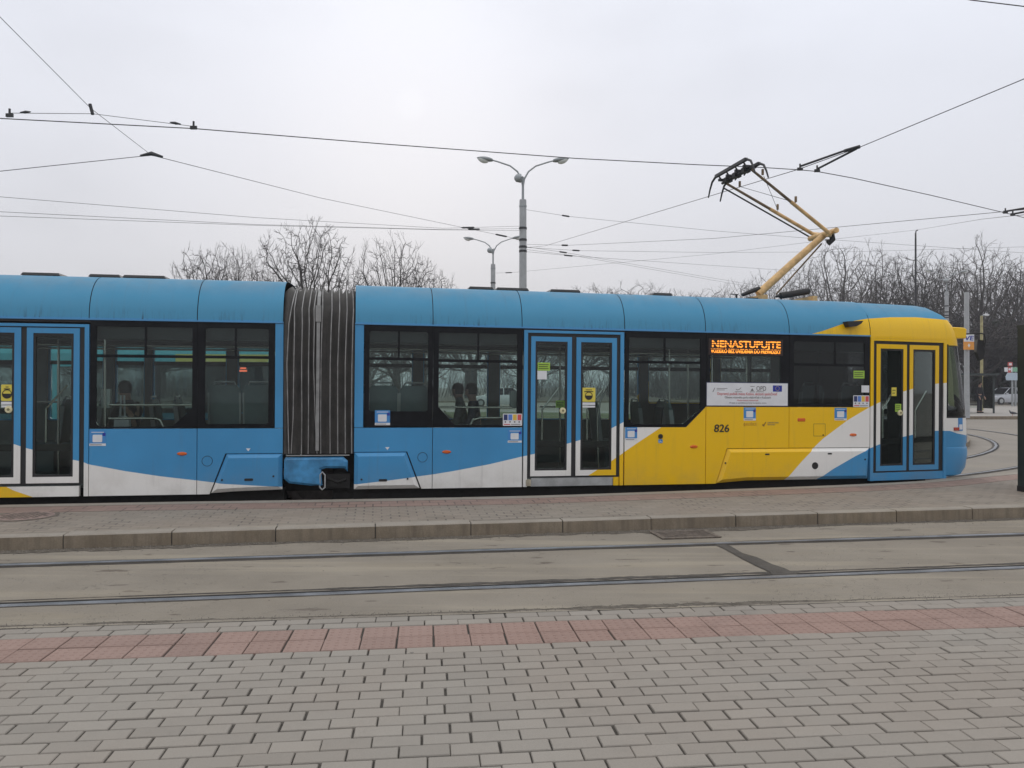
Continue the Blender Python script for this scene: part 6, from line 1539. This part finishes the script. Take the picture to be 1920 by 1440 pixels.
# undergrowth: a mass nobody could count
mb = MB(); r_ = random.Random(77)
def twigs(n_, x0, x1, y0, y1, h0, h1, rr_):
    for _ in range(n_):
        x_, y_ = r_.uniform(x0, x1), r_.uniform(y0, y1); h_ = r_.uniform(h0, h1) * (.6 + .4 * math.sin(x_ * .5) ** 2); p0 = Vector((x_, y_, .1)); d = Vector((r_.gauss(0, .25), r_.gauss(0, .25), 1))
        p1 = p0 + d * h_ * .5 + Vector((r_.gauss(0, .2), 0, 0)); p2 = p0 + d * h_ + Vector((r_.gauss(0, .5), 0, 0))
        mb.tube([p0, p1, p2], [rr_, rr_ * .8, rr_ * .4], 3, cap=False)
        for _k in range(3):
            q = p0.lerp(p2, r_.uniform(.3, .95)); mb.tube([q, q + Vector((r_.gauss(0, .6), r_.gauss(0, .5), r_.uniform(.2, 1.0)))], [rr_ * .6, rr_ * .3], 3, cap=False)
twigs(5200, 18, 95, 86, 130, 2.5, 6.5, .036)
twigs(1500, -70, 20, 100, 130, 2.5, 6.0, .034)
un = mb.build('undergrowth', M_twig, recalc=False); un['kind'] = 'stuff'; un['label'] = 'tangle of bare saplings and brush filling the thicket'; un['category'] = 'undergrowth'
# ivy on the dark tree
def ivy(c, h0, h1, rad_, n_, name, label):
    mb = MB(); rr = random.Random(int(c.x * 10))
    for _ in range(n_):
        z_ = rr.uniform(h0, h1); f = 1 - .55 * (z_ - h0) / (h1 - h0); a_ = rr.uniform(0, 6.28); q_ = rad_ * f * math.sqrt(rr.random()) * (1 + .25 * math.sin(z_ * 2 + a_ * 3))
        p0 = Vector((c.x + q_ * math.cos(a_), c.y + q_ * math.sin(a_), z_)); s_ = rr.uniform(.08, .2)
        e1 = Vector((rr.gauss(0, 1), rr.gauss(0, 1), rr.gauss(0, 1))).normalized(); e2 = e1.cross(Vector((rr.gauss(0, 1), rr.gauss(0, 1), rr.gauss(0, 1)))).normalized()
        mb.add([p0 - e1 * s_, p0 + e2 * s_ * .6, p0 + e1 * s_, p0 - e2 * s_ * .6], [(0, 1, 2, 3)])
    o = mb.build(name, M_ivy, recalc=False); return tag(o, label, 'ivy' if name == 'ivy' else 'shrub')
p = at_y(1703, 700, 76.3); ivy(p, .3, 9.6, 1.3, 2600, 'ivy', 'dark ivy wrapped round the knotty tree by the hooked mast')
p = at_y(1872, 700, 80); ivy(p, .2, 8.2, 2.6, 4200, 'evergreen_shrub', 'dark round evergreen shrub in the thicket over the silver car')

# haze: one closed box of thin even air round everything
hm = bpy.data.materials.new('winter_haze'); hm.use_nodes = True; ht_ = hm.node_tree; ht_.nodes.clear()
ho = N(ht_, 'ShaderNodeOutputMaterial'); hv_ = N(ht_, 'ShaderNodeVolumePrincipled'); hv_.inputs['Color'].default_value = (.93, .94, 1, 1); hv_.inputs['Density'].default_value = HAZE; hv_.inputs['Anisotropy'].default_value = .3
L(ht_, hv_.outputs[0], ho.inputs['Volume'])
if HAZE > 0:
    hz = MB().box(-440, 480, -80, 660, -2.0, 22.0).build('haze', hm); hz['kind'] = 'stuff'; hz['label'] = 'thin pale winter haze over the whole square'; hz['category'] = 'haze'
# ================================================================== LIGHT, SKY, CAMERA
SUN_AZ = math.atan2(770 - 960, FPX); SUN_EL = math.atan((724 - 200) / FPX)
sd = Vector((math.sin(SUN_AZ) * math.cos(SUN_EL), math.cos(SUN_AZ) * math.cos(SUN_EL), math.sin(SUN_EL)))
sun = bpy.data.lights.new('sun', 'SUN'); sun.energy = .5; sun.angle = rad(25); sun.color = (1, .96, .9)
so = bpy.data.objects.new('sun', sun); C.objects.link(so); so.rotation_euler = sd.to_track_quat('Z', 'Y').to_euler(); so.location = (0, 0, 30)
wd = bpy.data.worlds.new('World'); bpy.context.scene.world = wd; wd.use_nodes = True; t = wd.node_tree; t.nodes.clear()
out = N(t, 'ShaderNodeOutputWorld'); tc = N(t, 'ShaderNodeTexCoord'); vec = tc.outputs['Generated']
sky = N(t, 'ShaderNodeTexSky', sky_type='NISHITA'); sky.sun_disc = False; sky.sun_elevation = SUN_EL; sky.sun_rotation = SUN_AZ; sky.dust_density = 6; sky.air_density = 1.2
b1 = N(t, 'ShaderNodeBackground'); L(t, sky.outputs[0], b1.inputs[0]); b1.inputs[1].default_value = .05
sx = N(t, 'ShaderNodeSeparateXYZ'); L(t, vec, sx.inputs[0])
rp = N(t, 'ShaderNodeValToRGB'); L(t, sx.outputs[2], rp.inputs[0]); cr_ = rp.color_ramp
stops = [(0.0, (.585, .585, 0.6125)), (.07, (.615, .62, 0.6517)), (.16, (.66, .67, 0.7154)), (.30, (.725, .745, 0.8134)), (.46, (.80, .83, 0.9163)), (.7, (1.05, 1.06, 1.0976)), (1.0, (1.45, 1.46, 1.4700))]
while len(cr_.elements) < len(stops): cr_.elements.new(.5)
for e_, (pp_, cc_) in zip(cr_.elements, stops): e_.position = pp_; e_.color = (*cc_, 1)
nz = noise_(t, vec, 1.7, 5, .5, (1, 1, 2.2)); f = remap(t, nz, .32, .64, .885, 1.03)
hs = N(t, 'ShaderNodeVectorMath', operation='SCALE'); L(t, rp.outputs[0], hs.inputs[0]); L(t, f, hs.inputs['Scale'])
dt = N(t, 'ShaderNodeVectorMath', operation='DOT_PRODUCT'); L(t, vec, dt.inputs[0]); dt.inputs[1].default_value = sd
g1 = remap(t, dt.outputs['Value'], math.cos(rad(1.3)), math.cos(rad(.1)), 0, .022); g2_ = remap(t, dt.outputs['Value'], math.cos(rad(11)), 1.0, 0, .025)
gl_ = math_(t, 'ADD', g1, g2_)
ad = N(t, 'ShaderNodeVectorMath', operation='ADD'); L(t, hs.outputs[0], ad.inputs[0]); cb = N(t, 'ShaderNodeCombineXYZ')
for i in range(3): L(t, gl_, cb.inputs[i])
L(t, cb.outputs[0], ad.inputs[1])
b2 = N(t, 'ShaderNodeBackground'); L(t, ad.outputs[0], b2.inputs[0]); b2.inputs[1].default_value = 1.08
mx = N(t, 'ShaderNodeMixShader'); mx.inputs[0].default_value = .975; L(t, b1.outputs[0], mx.inputs[1]); L(t, b2.outputs[0], mx.inputs[2]); L(t, mx.outputs[0], out.inputs[0])

cam = bpy.data.cameras.new('camera'); co_ = bpy.data.objects.new('camera', cam); C.objects.link(co_)
cam.sensor_fit = 'HORIZONTAL'; cam.sensor_width = 36; cam.lens = FPX / 1920 * 36; cam.clip_start = .05; cam.clip_end = 3000
co_.location = (0, 0, EYE); co_.rotation_euler = (PI / 2 + PIT, 0, 0)
sc_ = bpy.context.scene; sc_.camera = co_
sc_.view_settings.view_transform = 'Standard'; sc_.view_settings.look = 'None'; sc_.view_settings.exposure = 0; sc_.view_settings.gamma = 1
sc_.cycles.transparent_max_bounces = 24; sc_.cycles.max_bounces = 8; sc_.cycles.use_denoising = True; sc_.cycles.denoiser = 'OPENIMAGEDENOISE'; sc_.cycles.denoising_input_passes = 'RGB_ALBEDO_NORMAL'; sc_.cycles.denoising_prefilter = 'ACCURATE'
